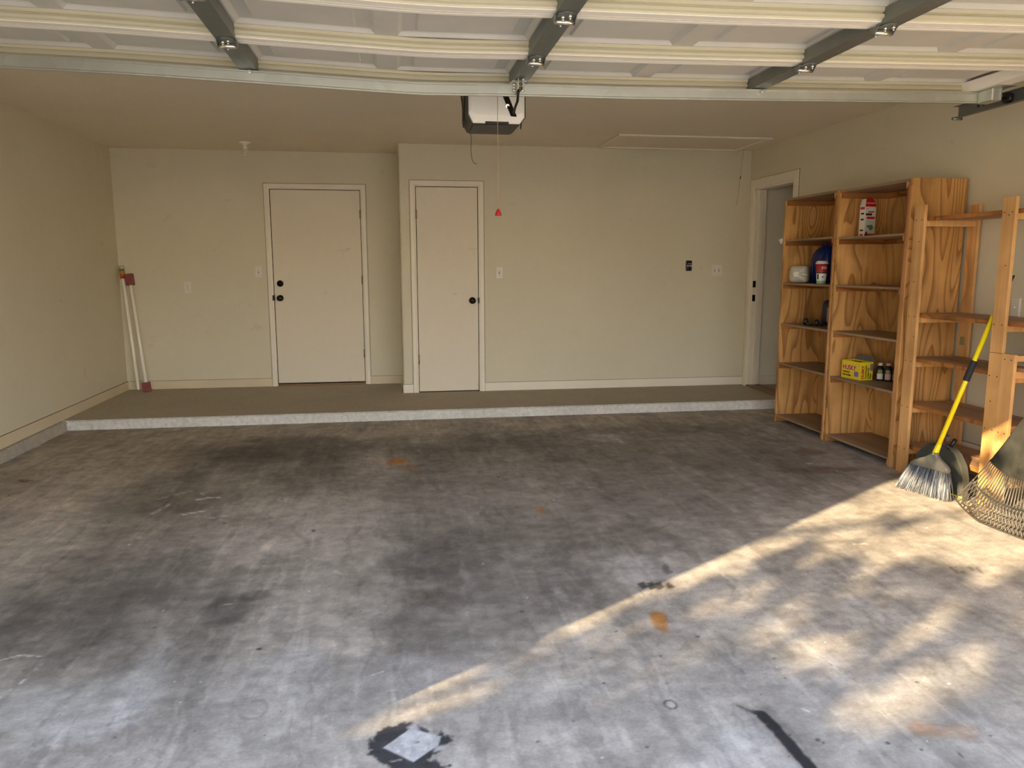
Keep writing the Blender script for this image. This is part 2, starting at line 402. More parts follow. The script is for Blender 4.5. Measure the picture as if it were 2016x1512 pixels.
# ---- doors
def casing(bm, x0, x1, z0, z1, w, fn, th=0.015):
    """mitred picture-frame casing with an eased inner bead; fn(a, z, out)"""
    for k, (ia, oa) in enumerate(((0.0, 1.0),)):
        prof = [(0.0, 0.0), (0.0, th*0.55), (0.012, th*0.75), (0.02, th), (w-0.008, th), (w, th*0.7), (w, 0.0)]
        path = [((x0, z0), (-1, 0)), ((x0, z1), (-1, 1)), ((x1, z1), (1, 1)), ((x1, z0), (1, 0))]
        rings = [[bm.verts.new(fn(p[0]+d[0]*o, p[1]+d[1]*o, h)) for o, h in prof] for p, d in path]
        for r1, r2 in zip(rings, rings[1:]):
            for i in range(len(prof)-1): _face(bm, (r1[i], r1[i+1], r2[i+1], r2[i]))
            _face(bm, (r1[-1], r1[0], r2[0], r2[-1]))
        _face(bm, rings[0]); _face(bm, list(reversed(rings[-1])))
        rr_ = [[bm.verts.new(fn(p[0]+d[0]*o, p[1]+d[1]*o, h)) for o, h in ((w, 0.0), (w, 0.004), (w+0.005, 0.0012), (w+0.005, 0.0))] for p, d in path]  # outer strip: the casing's shadow line painted as a dark edge
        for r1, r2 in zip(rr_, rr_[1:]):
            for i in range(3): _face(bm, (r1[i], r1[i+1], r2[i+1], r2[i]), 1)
def knob_bm(c, ax, r=0.033, out=0.055):
    b = bm_(); lathe(b, c, ax, [(r*1.02, 0), (r*1.02, 0.006), (r*0.75, 0.010), (r*0.36, 0.014), (r*0.34, 0.026), (r*0.62, 0.032), (r*0.92, 0.040), (r*0.95, 0.048), (r*0.75, out), (r*0.1, out+0.003)], 24); return b
def hinge_bm(x, y, z, h=0.09):
    b = bm_(); cyl(b, (x, y-0.008, z-h/2), (x, y-0.008, z+h/2), 0.0075, 10); box(b, x-0.012, x+0.012, y-0.006, y+0.002, z-h/2+0.004, z+h/2-0.004)
    lathe(b, (x, y-0.008, z+h/2), (0, 0, 1), [(0.0075, 0), (0.006, 0.005), (0.001, 0.009)], 10); return b
t = thing('door_1', 'wide plain cream door with two dark round locks at its edge', 'door', (D1X0+0.457, YB, ST), kind='structure')
b = bm_(); box(b, D1X0, D1X1, YB+0.004, YB+0.046, D1Z0, D1Z1, 0.002); obj('door_slab', b, M['door'], t)
b = bm_(); casing(b, D1X0-0.0065, D1X1+0.0065, ST, D1Z1+0.006, 0.056, lambda a, z, o: (a, YB-o, z))
obj('casing', b, [M['trim'], M['dust_shade_line']], t)
b = bm_(); box(b, D1X0-0.012, D1X0-0.0065, YB, YB+0.11, ST, D1Z1+0.012); box(b, D1X1+0.0065, D1X1+0.012, YB, YB+0.11, ST, D1Z1+0.012); box(b, D1X0-0.012, D1X1+0.012, YB, YB+0.11, D1Z1+0.006, D1Z1+0.012)
obj('jamb', b, M['trim'], t)
b = bm_(); box(b, D1X0-0.0065, D1X0-0.0005, YB+0.012, YB+0.04, ST, D1Z1+0.004); box(b, D1X1+0.0005, D1X1+0.0065, YB+0.012, YB+0.04, ST, D1Z1+0.004); box(b, D1X0-0.004, D1X1+0.004, YB+0.012, YB+0.04, D1Z1+0.0005, D1Z1+0.006); box(b, D1X0, D1X1, YB+0.02, YB+0.04, ST, D1Z0-0.0005)  # dark strips fill the gap round the slab to imitate its shade
obj('gap_shade_strip', b, M['gap'], t)
b = bm_(); box(b, D1X0-0.004, D1X1+0.004, YB-0.012, YB+0.05, ST, ST+0.020, 0.004); obj('threshold', b, M['threshold'], t)
obj('knob', knob_bm((-1.305, YB+0.004, 1.025), (0, -1, 0)), M['dark_bronze'], t)
b = bm_(); lathe(b, (-1.300, YB+0.004, 1.178), (0, -1, 0), [(0.034, 0), (0.034, 0.007), (0.028, 0.013), (0.016, 0.015), (0.012, 0.026), (0.002, 0.027)], 24); obj('deadbolt', b, M['dark_bronze'], t)
b = bm_(); box(b, D1X0-0.02, D1X0+0.004, YB-0.017, YB+0.0035, 1.0, 1.056, 0.003); obj('latch_plate', b, M['dark_bronze'], t)
for z in (1.90, 1.21, 0.42): obj('hinge', hinge_bm(D1X1+0.003, YB+0.002, z), M['brass'], t)
t = thing('door_2', 'narrow plain cream closet door with one dark knob', 'door', (0.424, YC, ST), kind='structure')
b = bm_(); box(b, D2X0, D2X1, YC+0.004, YC+0.042, D2Z0, D2Z1, 0.002); obj('door_slab', b, M['door'], t)
b = bm_(); casing(b, D2X0-0.0065, D2X1+0.0065, ST, D2Z1+0.006, 0.056, lambda a, z, o: (a, YC-o, z)); obj('casing', b, [M['trim'], M['dust_shade_line']], t)
b = bm_(); box(b, D2X0-0.012, D2X0-0.0065, YC, YC+0.11, ST, D2Z1+0.012); box(b, D2X1+0.0065, D2X1+0.012, YC, YC+0.11, ST, D2Z1+0.012); box(b, D2X0-0.012, D2X1+0.012, YC, YC+0.11, D2Z1+0.006, D2Z1+0.012)
obj('jamb', b, M['trim'], t)
b = bm_(); box(b, D2X0-0.0065, D2X0-0.0005, YC+0.012, YC+0.04, ST, D2Z1+0.004); box(b, D2X1+0.0005, D2X1+0.0065, YC+0.012, YC+0.04, ST, D2Z1+0.004); box(b, D2X0-0.004, D2X1+0.004, YC+0.012, YC+0.04, D2Z1+0.0005, D2Z1+0.006); box(b, D2X0, D2X1, YC+0.02, YC+0.04, ST, D2Z0-0.0005)  # closet door gap filled dark in place of its shade
obj('gap_shade_strip', b, M['gap'], t)
obj('knob', knob_bm((0.668, YC+0.004, 1.012), (0, -1, 0)), M['dark_bronze'], t)
b = bm_(); box(b, D2X1-0.003, D2X1+0.012, YC-0.016, YC+0.0035, 0.985, 1.04, 0.003); obj('latch_plate', b, M['dark_bronze'], t)
for z in (1.86, 0.42): obj('hinge', hinge_bm(D2X0-0.003, YC+0.002, z), M['brass'], t)
t = thing('door_3', 'open doorway with white casing beside the wooden shelves', 'doorway', (XR, (D3Y0+D3Y1)/2, ST), kind='structure')
b = bm_(); casing(b, D3Y0, D3Y1, ST, D3Z1, 0.088, lambda a, z, o: (XR-o, a, z), 0.017); obj('casing', b, [M['trim'], M['dust_shade_line']], t)
b = bm_(); box(b, XR, XR+0.115, D3Y1-0.018, D3Y1, ST, D3Z1, 0.001); box(b, XR, XR+0.115, D3Y0, D3Y0+0.018, ST, D3Z1, 0.001); box(b, XR, XR+0.115, D3Y0, D3Y1, D3Z1-0.018, D3Z1, 0.001)
box(b, XR+0.04, XR+0.078, D3Y1-0.03, D3Y1-0.017, ST, D3Z1-0.02, 0.001)
obj('jamb', b, M['trim'], t)
for z in (1.165, 1.02):
    b = bm_(); box(b, XR+0.003, XR+0.036, D3Y1-0.0215, D3Y1-0.0175, z-0.034, z+0.034, 0.001); box(b, XR+0.012, XR+0.026, D3Y1-0.023, D3Y1-0.0176, z-0.014, z+0.014)
    obj('strike_plate', b, M['dark_bronze'], t)
b = bm_(); box(b, XR-0.02, XR+0.13, D3Y0, D3Y1, ST-0.001, ST+0.018, 0.006); obj('threshold', b, M['threshold'], t)
# the room beyond the doorway
b = bm_()
box(b, XR+0.115, XR+2.6, 7.70, 7.8, ST, HC); box(b, XR+2.5, XR+2.6, 5.6, 7.7, ST, HC); box(b, XR+0.115, XR+2.6, 5.5, 5.6, ST, HC)
struct('wall_hall', b, M['far_wall'], 'dim grey wall of the room beyond the open doorway', 'wall')
b = bm_(); box(b, XR+0.115, XR+2.5, 7.685, 7.70, ST, ST+0.10, 0.003); struct('baseboard_hall', b, M['trim'], 'white baseboard in the room beyond the doorway', 'baseboard')
b = bm_(); box(b, XR+0.115, XR+2.6, 5.5, 7.8, ST-0.1, ST); struct('floor_hall', b, M['landing'], 'floor of the room beyond the open doorway', 'floor')
b = bm_(); box(b, XR+0.115, XR+2.6, 5.5, 7.8, HC, HC+0.1); struct('ceiling_hall', b, M['ceiling'], 'ceiling of the room beyond the open doorway', 'ceiling')

# ---- attic hatch in the ceiling
t = thing('ceiling_hatch', 'flat attic access panel framed by thin moulding on the ceiling', 'hatch', (2.65, 7.28, HC))
hx0, hx1, hy0, hy1 = 1.92, 3.40, 6.93, 7.70
b = bm_(); box(b, hx0+0.03, hx1-0.03, hy0+0.03, hy1-0.03, HC-0.007, HC-0.001, 0.001); obj('panel', b, M['ceiling'], t)
for (x0, x1, y0, y1) in ((hx0, hx1, hy0, hy0+0.05), (hx0, hx1, hy1-0.05, hy1), (hx0, hx0+0.05, hy0+0.05, hy1-0.05), (hx1-0.05, hx1, hy0+0.05, hy1-0.05)):
    b = bm_(); box(b, x0, x1, y0, y1, HC-0.019, HC-0.001, 0.004); obj('moulding', b, M['trim'], t)

# ================================================================== FLOOR (stains are part of the concrete)
def vnoise(x, y, seed):
    rs = np.random.RandomState(seed); T = rs.rand(256, 256)
    xi = np.floor(x).astype(int); yi = np.floor(y).astype(int); fx = x-xi; fy = y-yi
    fx = fx*fx*(3-2*fx); fy = fy*fy*(3-2*fy)
    a = T[xi % 256, yi % 256]; b2 = T[(xi+1) % 256, yi % 256]; c = T[xi % 256, (yi+1) % 256]; d = T[(xi+1) % 256, (yi+1) % 256]
    return (a*(1-fx)+b2*fx)*(1-fy) + (c*(1-fx)+d*fx)*fy
def fbm(x, y, s, o=4, seed=0, g=0.5):
    v = 0; a = 1; t = 0
    for k in range(o): v = v + a*vnoise(x*s, y*s, seed+k); t += a; a *= g; s *= 2.03
    return v/t
def sstep(a, b, x):
    t = np.clip((x-a)/(b-a), 0, 1); return t*t*(3-2*t)
def fl(u, v):
    p = at(u, v, 2, 0.0); return p.x, p.y
def poly_d(X, Y, pts):
    """signed distance (inside positive) to an outline given in floor metres"""
    inside = np.zeros(X.shape, bool); dm = np.full(X.shape, 1e9); n = len(pts)
    for i in range(n):
        (x0, y0), (x1, y1) = pts[i], pts[(i+1) % n]
        dx, dy = x1-x0, y1-y0; t = np.clip(((X-x0)*dx+(Y-y0)*dy)/(dx*dx+dy*dy+1e-12), 0, 1)
        dm = np.minimum(dm, np.hypot(X-x0-t*dx, Y-y0-t*dy))
        c = ((y0 > Y) != (y1 > Y)) & (X < (x1-x0)*(Y-y0)/(y1-y0+1e-12)+x0); inside ^= c
    return np.where(inside, dm, -dm)
def line_d(X, Y, pts):
    dm = np.full(X.shape, 1e9); tt = np.zeros(X.shape); n = len(pts)-1
    for i in range(n):
        (x0, y0), (x1, y1) = pts[i], pts[i+1]
        dx, dy = x1-x0, y1-y0; t = np.clip(((X-x0)*dx+(Y-y0)*dy)/(dx*dx+dy*dy+1e-12), 0, 1)
        d = np.hypot(X-x0-t*dx, Y-y0-t*dy); m = d < dm; dm = np.where(m, d, dm); tt = np.where(m, (i+t)/n, tt)
    return dm, tt

ys_ = [1.78]
while ys_[-1] < YS+0.01: ys_.append(ys_[-1] + max(0.0045, 2.4*ys_[-1]**2/(F*1.348)))
ys_[-1] = YS+0.01
ys_ = np.array(ys_); NR = len(ys_); NCOL = 640
a0, a1 = fl(-14, 1500), fl(-14, 930); b0, b1 = fl(2030, 1500), fl(2030, 1000)
lx = a0[0] + (ys_-a0[1])*(a1[0]-a0[0])/(a1[1]-a0[1]); rx = b0[0] + (ys_-b0[1])*(b1[0]-b0[0])/(b1[1]-b0[1])
lx = np.maximum(lx, XL+0.03); rx = np.minimum(rx, XR-0.008)
s_ = np.linspace(0, 1, NCOL)
GX = lx[:, None] + (rx-lx)[:, None]*s_[None, :]; GY = np.repeat(ys_[:, None], NCOL, 1)
e_ = np.linspace(0, 1, 70)[:-1]
GX = np.concatenate([(XL+0.02) + (lx-XL-0.02)[:, None]*e_[None, :], GX, XR + (rx-XR)[:, None]*e_[None, ::-1]], 1); GY = np.repeat(ys_[:, None], GX.shape[1], 1)
row0x = GX[:1]; ey = np.linspace(YFO, 1.77, 36); GX = np.concatenate([np.repeat(row0x, 36, 0), GX], 0); GY = np.concatenate([np.repeat(ey[:, None], GX.shape[1], 1), GY], 0)
NR, NC = GX.shape
X, Y = GX, GY
n1 = fbm(X, Y, 1.6, 5, 10); n2 = fbm(X, Y, 7, 5, 20, 0.6); n3 = fbm(X, Y, 26, 4, 30, 0.65); n4 = fbm(X*1.0, Y*0.35, 3.2, 5, 40, 0.6)
wob = (fbm(X, Y, 3.0, 5, 50, 0.6)-0.5)
col = np.empty(X.shape+(3,)); col[:] = (0.385, 0.352, 0.312)
def blend(m, c):
    global col
    m = np.clip(m, 0, 1)[..., None]; col = col*(1-m) + np.array(c)*m
def darken(m, k=(0.5, 0.5, 0.5)):
    global col
    m = np.clip(m, 0, 1)[..., None]; col = col*(1 - m*(1-np.array(k)))
def P2(l): return [fl(u, v) for u, v in l]
# age mottling
col *= (0.72 + 0.56*n1)[..., None]; col *= (0.70 + 0.60*n2)[..., None]; col *= (0.80 + 0.40*fbm(X*2.2, Y*0.5, 6.0, 5, 150, 0.62))[..., None]
# browner tone along the back and left
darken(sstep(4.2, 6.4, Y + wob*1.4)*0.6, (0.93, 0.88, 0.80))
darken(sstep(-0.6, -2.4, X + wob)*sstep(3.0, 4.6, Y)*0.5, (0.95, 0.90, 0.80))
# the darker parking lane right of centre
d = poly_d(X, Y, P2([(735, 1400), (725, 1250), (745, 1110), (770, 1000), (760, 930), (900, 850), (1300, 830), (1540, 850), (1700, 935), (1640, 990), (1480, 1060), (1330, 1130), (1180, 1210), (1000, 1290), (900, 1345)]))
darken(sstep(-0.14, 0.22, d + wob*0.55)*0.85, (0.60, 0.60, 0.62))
d = poly_d(X, Y, P2([(738, 1290), (738, 1120), (780, 1040), (900, 1050), (960, 1130), (900, 1250), (860, 1300)]))
darken(sstep(-0.10, 0.2, d + wob*0.35)*0.7, (0.58, 0.57, 0.58))
d = poly_d(X, Y, P2([(800, 1160), (900, 1150), (880, 1200), (800, 1195)])); darken(sstep(-0.1, 0.1, d + wob*0.3)*0.8, (0.55, 0.52, 0.49))
def blob(u, v, rx_, ry_, strength, c=None, k=(0.45, 0.44, 0.44), rot=0.0, soft=0.6, wv=0.35, sc=5.0, seed=60):
    x0, y0 = fl(u, v); cs, sn = math.cos(rot), math.sin(rot)
    dx, dy = X-x0, Y-y0; a = (dx*cs+dy*sn)/rx_; b_ = (-dx*sn+dy*cs)/ry_
    d = 1 - np.hypot(a, b_) + (fbm(X, Y, sc, 5, seed, 0.62)-0.5)*2*wv*1.6
    m = sstep(-soft*0.5, soft*0.5, d)*strength
    if c is None: darken(m, k)
    else: blend(m, c)
# tyre and oil darkening, left lane
for (u, v, a, b_, st, kk, sd) in (
    (570, 885, 0.55, 0.42, 0.9, (0.46, 0.45, 0.45), 61), (625, 945, 0.30, 0.45, 0.85, (0.50, 0.49, 0.48), 62), (500, 905, 0.6, 0.5, 0.5, (0.55, 0.55, 0.54), 63),
    (400, 935, 0.45, 0.9, 0.65, (0.56, 0.55, 0.52), 64), (300, 985, 0.35, 0.6, 0.6, (0.58, 0.57, 0.55), 65), (240, 1030, 0.3, 0.35, 0.5, (0.62, 0.62, 0.62), 66),
    (230, 1165, 0.42, 0.5, 0.9, (0.52, 0.52, 0.53), 67), (90, 1230, 0.30, 0.35, 0.7, (0.58, 0.58, 0.58), 68), (320, 1150, 0.2, 0.2, 0.5, (0.6, 0.6, 0.6), 69),
    (455, 1195, 0.08, 0.13, 0.9, (0.42, 0.42, 0.43), 70), (445, 1245, 0.10, 0.14, 0.7, (0.6, 0.6, 0.6), 71), (500, 1172, 0.06, 0.05, 0.8, (0.45, 0.45, 0.46), 72),
    (410, 1296, 0.025, 0.02, 0.9, (0.45, 0.45, 0.45), 73), (240, 1325, 0.05, 0.04, 0.8, (0.45, 0.45, 0.45), 74), (510, 1278, 0.010, 0.007, 1.0, (0.08, 0.08, 0.08), 75),
    (850, 875, 0.7, 0.35, 0.75, (0.55, 0.55, 0.54), 76), (1110, 870, 0.45, 0.25, 0.7, (0.58, 0.58, 0.6), 77), (1290, 845, 0.8, 0.2, 0.5, (0.62, 0.60, 0.56), 78),
    (1590, 890, 0.14, 0.10, 0.9, (0.55, 0.48, 0.45), 79), (1640, 925, 0.30, 0.07, 0.8, (0.60, 0.46, 0.40), 80), (1430, 920, 0.2, 0.12, 0.5, (0.62, 0.56, 0.52), 81),
    (1080, 1060, 0.5, 0.2, 0.4, (0.68, 0.66, 0.64), 82), (1700, 1075, 0.3, 0.2, 0.3, (0.75, 0.73, 0.72), 83)):
    blob(u, v, a, b_, st, None, tuple(0.12+0.88*q for q in kk) if st < 1 else kk, 0.0, 0.8, 0.42, 4.5, sd)
# paler worn strip, then a greyer band near the front
d = poly_d(X, Y, P2([(540, 1010), (640, 960), (720, 985), (715, 1130), (705, 1290), (650, 1420), (480, 1440), (560, 1260), (620, 1120)]))
blend(sstep(-0.12, 0.2, d + wob*0.5)*0.5*(0.4+n2*1.2), (0.43, 0.395, 0.355))
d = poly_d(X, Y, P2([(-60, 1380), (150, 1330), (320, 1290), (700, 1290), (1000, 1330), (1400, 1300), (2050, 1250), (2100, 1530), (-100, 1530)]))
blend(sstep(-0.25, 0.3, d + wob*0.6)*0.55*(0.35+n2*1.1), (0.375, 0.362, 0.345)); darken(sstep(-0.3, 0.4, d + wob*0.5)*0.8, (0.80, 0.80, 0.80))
blob(130, 1390, 0.24, 0.20, 0.6, (0.50, 0.50, 0.49), seed=90, soft=0.5, wv=0.5); blob(270, 1370, 0.08, 0.25, 0.55, (0.47, 0.465, 0.455), seed=91, wv=0.5); blob(560, 1330, 0.12, 0.22, 0.35, (0.44, 0.435, 0.43), seed=95, wv=0.5); blob(800, 1330, 0.10, 0.14, 0.3, (0.44, 0.435, 0.43), seed=96, wv=0.5)
blob(510, 1410, 0.10, 0.3, 0.35, (0.44, 0.42, 0.39), seed=92, wv=0.5)
blob(1260, 1120, 0.20, 0.16, 0.55, (0.44, 0.42, 0.40), seed=93, soft=0.35, wv=0.25); blob(1190, 862, 0.22, 0.16, 0.7, (0.42, 0.40, 0.38), seed=94, wv=0.6)
d = poly_d(X, Y, P2([(1390, 1420), (1500, 1400), (1620, 1530), (1300, 1530)])); blend(sstep(-0.05, 0.1, d+wob*0.1)*0.35, (0.44, 0.44, 0.44))
# streaks of brushing
darken(sstep(0.55, 0.72, n4)*0.45, (0.6, 0.6, 0.6)); blend(sstep(0.62, 0.78, fbm(X*2.0, Y*0.5, 3.0, 5, 140, 0.6))*0.25, (0.52, 0.50, 0.48))
# rust
for (u, v, a, b_, st, sd) in ((780, 908, 0.075, 0.085, 0.95, 100), (806, 921, 0.06, 0.08, 0.4, 101), (740, 906, 0.10, 0.03, 0.3, 102), (1064, 1003, 0.026, 0.075, 0.6, 103), (1296, 1216, 0.028, 0.060, 0.85, 104), (1301, 1231, 0.024, 0.06, 0.75, 105), (1830, 1436, 0.05, 0.035, 0.35, 106), (1890, 1442, 0.05, 0.04, 0.25, 107)):
    blob(u, v, a, b_, st, (0.40, 0.175, 0.035), seed=sd, soft=0.8, wv=0.45, sc=16)
# white scrapes
def scrape(pts, w, st, c=(0.72, 0.71, 0.69), seed=0, brk=0.5):
    d, t = line_d(X, Y, P2(pts)); g = fbm(X, Y, 40, 3, 200+seed)
    w = w*0.6; blend(sstep(w, w*0.2, d)*st*0.85*sstep(brk-0.15, brk+0.1, g), c)
for i, (pts, w, st) in enumerate((([(310, 983), (345, 974), (385, 966)], 0.03, 0.5), ([(390, 983), (430, 979)], 0.035, 1.0), ([(362, 1013), (400, 1006), (455, 1002)], 0.03, 0.95), ([(300, 1012), (330, 994)], 0.04, 0.5), ([(415, 1020), (450, 1015)], 0.025, 0.6), ([(395, 970), (410, 980)], 0.02, 0.6),
    ([(655, 1122), (672, 1130)], 0.014, 0.9), ([(0, 1300), (40, 1290), (80, 1292)], 0.012, 0.9), ([(0, 1375), (40, 1345), (85, 1305)], 0.016, 0.9), ([(1680, 1071), (1708, 1071)], 0.018, 0.9), ([(1475, 1050), (1490, 1050)], 0.02, 0.7), ([(1590, 912), (1608, 914)], 0.03, 0.6), ([(1635, 925), (1680, 932)], 0.02, 0.6), ([(430, 1192), (455, 1190)], 0.012, 1.0), ([(1200, 860), (1230, 872)], 0.03, 0.7), ([(1580, 1395), (1600, 1405)], 0.012, 0.7), ([(730, 1330), (755, 1322)], 0.008, 0.8))):
    scrape(pts, w, st, seed=i, brk=0.48)
# rubber tread prints
for k in range(4):
    u = 1262 + 17*k; d = poly_d(X, Y, P2([(u-5, 1148), (u+5, 1146), (u+13, 1155), (u+2, 1161)])); darken(sstep(-0.008, 0.006, d + (n3-0.5)*0.03)*0.9, (0.14, 0.14, 0.14))
    d, t = line_d(X, Y, P2([(u-3, 1162), (u+6, 1172)])); darken(sstep(0.006, 0.002, d)*0.5*(n3 > 0.48), (0.3, 0.3, 0.3))
d = poly_d(X, Y, P2([(1300, 1113), (1312, 1110), (1322, 1128), (1312, 1132)])); darken(sstep(-0.01, 0.01, d + (n3-0.5)*0.05)*0.8, (0.3, 0.3, 0.3))
for k in range(5):
    u = 1872 + 12*k; d, t = line_d(X, Y, P2([(u, 1117), (u+14, 1128)])); darken(sstep(0.016, 0.004, d)*0.7*sstep(0.40, 0.52, n3), (0.3, 0.3, 0.3))
# black sealer smeared round a bare diamond
dm = poly_d(X, Y, P2([(755, 1472), (806, 1436), (822, 1438), (868, 1450), (862, 1468), (846, 1478), (814, 1500)]))
tar = poly_d(X, Y, P2([(722, 1472), (732, 1454), (758, 1438), (812, 1424), (822, 1432), (838, 1434), (862, 1440), (870, 1448), (890, 1450), (886, 1466), (868, 1470), (858, 1476), (854, 1500), (872, 1512), (860, 1535), (790, 1535), (740, 1498), (724, 1484)]))
tm = sstep(-0.012, 0.006, tar + (n3-0.5)*0.075 + wob*0.04)*sstep(0.32, 0.46, n3 + tar*2.2)
blend(tm*0.94, (0.022, 0.025, 0.032))
gap = poly_d(X, Y, P2([(802, 1432), (820, 1420), (826, 1440), (812, 1445)])); blend(sstep(-0.01, 0.01, gap)*0.9, (0.42, 0.41, 0.40))
gap = poly_d(X, Y, P2([(858, 1470), (880, 1466), (878, 1474), (855, 1480)])); blend(sstep(-0.008, 0.006, gap)*0.9, (0.42, 0.41, 0.41))
blend(sstep(-0.004, 0.003, dm), (0.455, 0.455, 0.46)); col = np.where((sstep(-0.004, 0.003, dm) > 0.5)[..., None], col*(0.93+0.14*n2)[..., None], col)
# black joint filler running off to the near edge
d, t = line_d(X, Y, P2([(1452, 1389), (1478, 1400), (1498, 1405), (1520, 1428), (1550, 1460), (1580, 1495), (1610, 1530)]))
w = 0.006 + 0.014*sstep(0.05, 0.4, t)
blend(sstep(w*1.25, w*0.75, d + (n3-0.5)*0.012)*(0.55+0.45*sstep(0.1, 0.3, t)), (0.028, 0.03, 0.036)); darken(sstep(w*4, w, d + wob*0.02)*0.35, (0.5, 0.5, 0.5))
# round ring left by a can
x0, y0 = fl(1320, 1387); rr = np.hypot(X-x0, (Y-y0)*0.8); darken(sstep(0.006, 0.002, np.abs(rr-0.018))*0.8, (0.3, 0.3, 0.32)); blend(sstep(0.017, 0.012, rr)*0.35, (0.6, 0.6, 0.6))
x0, y0 = fl(500, 1398); rr = np.hypot(X-x0, (Y-y0)*0.7) + (n2-0.5)*0.02; darken(sstep(0.008, 0.002, np.abs(rr-0.035))*0.4*(n3 > 0.45), (0.5, 0.45, 0.4))
# drops and specks
rs = np.random.RandomState(5)
def spot(u, v, r, st, c):
    x0, y0 = fl(u, v); blend(sstep(r*1.2, r*0.7, np.hypot(X-x0, Y-y0))*st, c)
for (u, v, r) in ((1610, 1457, 0.008), (1748, 1463, 0.008), (1814, 1476, 0.005), (1888, 1484, 0.007), (1374, 1253, 0.008), (305, 1236, 0.007), (617, 1045, 0.014), (1028, 1204, 0.010), (1058, 1460, 0.005), (1312, 1345, 0.004), (1545, 1335, 0.005), (613, 910, 0.016), (510, 1278, 0.007)):
    spot(u, v, r, 0.85, (0.07, 0.064, 0.06))
for k in range(170):
    v = 850 + 650*rs.rand()**1.3; u = 2016*rs.rand(); rad = 0.0022 + 0.0050*rs.rand()**2
    x0, y0 = fl(u, v)
    if rs.rand() < 0.6: spot(u, v, rad*(1 if y0 < 4 else 1.7), 0.5+0.4*rs.rand(), (0.07, 0.06, 0.055))
    else: spot(u, v, rad*0.75, 0.8, (0.75, 0.74, 0.72))
fine = np.clip((n3-0.5)*1.8+0.5, 0, 1); col *= (0.84+0.32*fine)[..., None]; mid_ = np.clip((fbm(X*0.8, Y*1.6, 11, 5, 170, 0.68)-0.5)*2.2+0.5, 0, 1); col *= (0.84+0.32*mid_)[..., None]
sc_ = fbm(X*9.0+wob*2, Y*0.8, 2.5, 4, 180, 0.6); col *= (1-0.16*sstep(0.58, 0.70, sc_)[..., None]); col *= (1+0.18*sstep(0.60, 0.72, fbm(X*7.0, Y*0.7+wob, 3.1, 4, 190, 0.6))[..., None])
col = np.clip(col, 0.01, 0.85)
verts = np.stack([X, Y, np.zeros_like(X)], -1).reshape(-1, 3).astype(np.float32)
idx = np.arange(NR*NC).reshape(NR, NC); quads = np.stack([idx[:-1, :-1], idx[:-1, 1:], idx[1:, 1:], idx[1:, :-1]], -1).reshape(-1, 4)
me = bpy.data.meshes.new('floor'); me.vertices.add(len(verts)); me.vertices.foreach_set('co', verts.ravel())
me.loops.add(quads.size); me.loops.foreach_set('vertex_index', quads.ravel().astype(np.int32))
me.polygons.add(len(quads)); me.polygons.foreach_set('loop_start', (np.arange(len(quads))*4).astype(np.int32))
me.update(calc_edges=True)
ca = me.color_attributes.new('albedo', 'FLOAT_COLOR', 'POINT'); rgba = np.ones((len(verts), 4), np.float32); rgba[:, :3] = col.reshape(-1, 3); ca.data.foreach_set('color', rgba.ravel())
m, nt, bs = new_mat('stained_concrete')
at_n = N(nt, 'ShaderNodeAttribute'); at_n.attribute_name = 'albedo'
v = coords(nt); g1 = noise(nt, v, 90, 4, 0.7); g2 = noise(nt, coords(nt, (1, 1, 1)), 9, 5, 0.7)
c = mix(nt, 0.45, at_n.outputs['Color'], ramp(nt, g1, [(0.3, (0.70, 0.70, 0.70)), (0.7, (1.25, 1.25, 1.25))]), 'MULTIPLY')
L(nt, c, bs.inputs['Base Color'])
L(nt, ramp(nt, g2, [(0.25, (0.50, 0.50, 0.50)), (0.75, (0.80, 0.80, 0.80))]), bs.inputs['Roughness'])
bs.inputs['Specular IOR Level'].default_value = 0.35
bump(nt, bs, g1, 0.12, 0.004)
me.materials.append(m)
fo = bpy.data.objects.new('floor', me); COL.objects.link(fo); tag(fo, 'stained grey concrete garage floor', 'floor', kind='structure')
del X, Y, GX, GY, col, n1, n2, n3, n4, wob
# the driveway and the lawn outside
b = bm_(); box(b, -45, 45, -70, YFO, -0.16, -0.012); struct('driveway', b, M['driveway'], 'pale concrete driveway outside the garage', 'driveway')

# ================================================================== OVERHEAD DOOR
SAGX = [-2.1, -1.75, -1.26, -0.73, -0.155, 0.053, 0.455, 1.05, 1.64, 2.24, 2.92, 3.2]
SAGZ = [2.247, 2.243, 2.234, 2.215, 2.193, 2.187, 2.195, 2.199, 2.209, 2.220, 2.233, 2.238]
def zs(x): return float(np.interp(x, SAGX, SAGZ)) + 0.012
DX0, DX1, DXC = -1.956, 2.922, 0.483
gd = thing('garage_door', 'cream sectional garage door rolled open under the ceiling', 'garage door', (DXC, 2.7, 2.20))
def loft_x(bm, prof, xs, closed=True, mi=0):
    rows = [[bm.verts.new((x, y, zs(x)+dz)) for y, dz in prof] for x in xs]
    n = len(prof)
    for a, c in zip(rows, rows[1:]):
        for i in range(n if closed else n-1): _face(bm, (a[i], a[(i+1) % n], c[(i+1) % n], c[i]), mi)
    if closed: _face(bm, rows[0], mi); _face(bm, list(reversed(rows[-1])), mi)
XS = [DX0 + (DX1-DX0)*i/40 for i in range(41)]
STX = [DX0+0.045, DXC-1.222, DXC, DXC+1.200, DX1-0.045]
JY = [3.835, 3.298, 2.748, 2.198, 1.648]
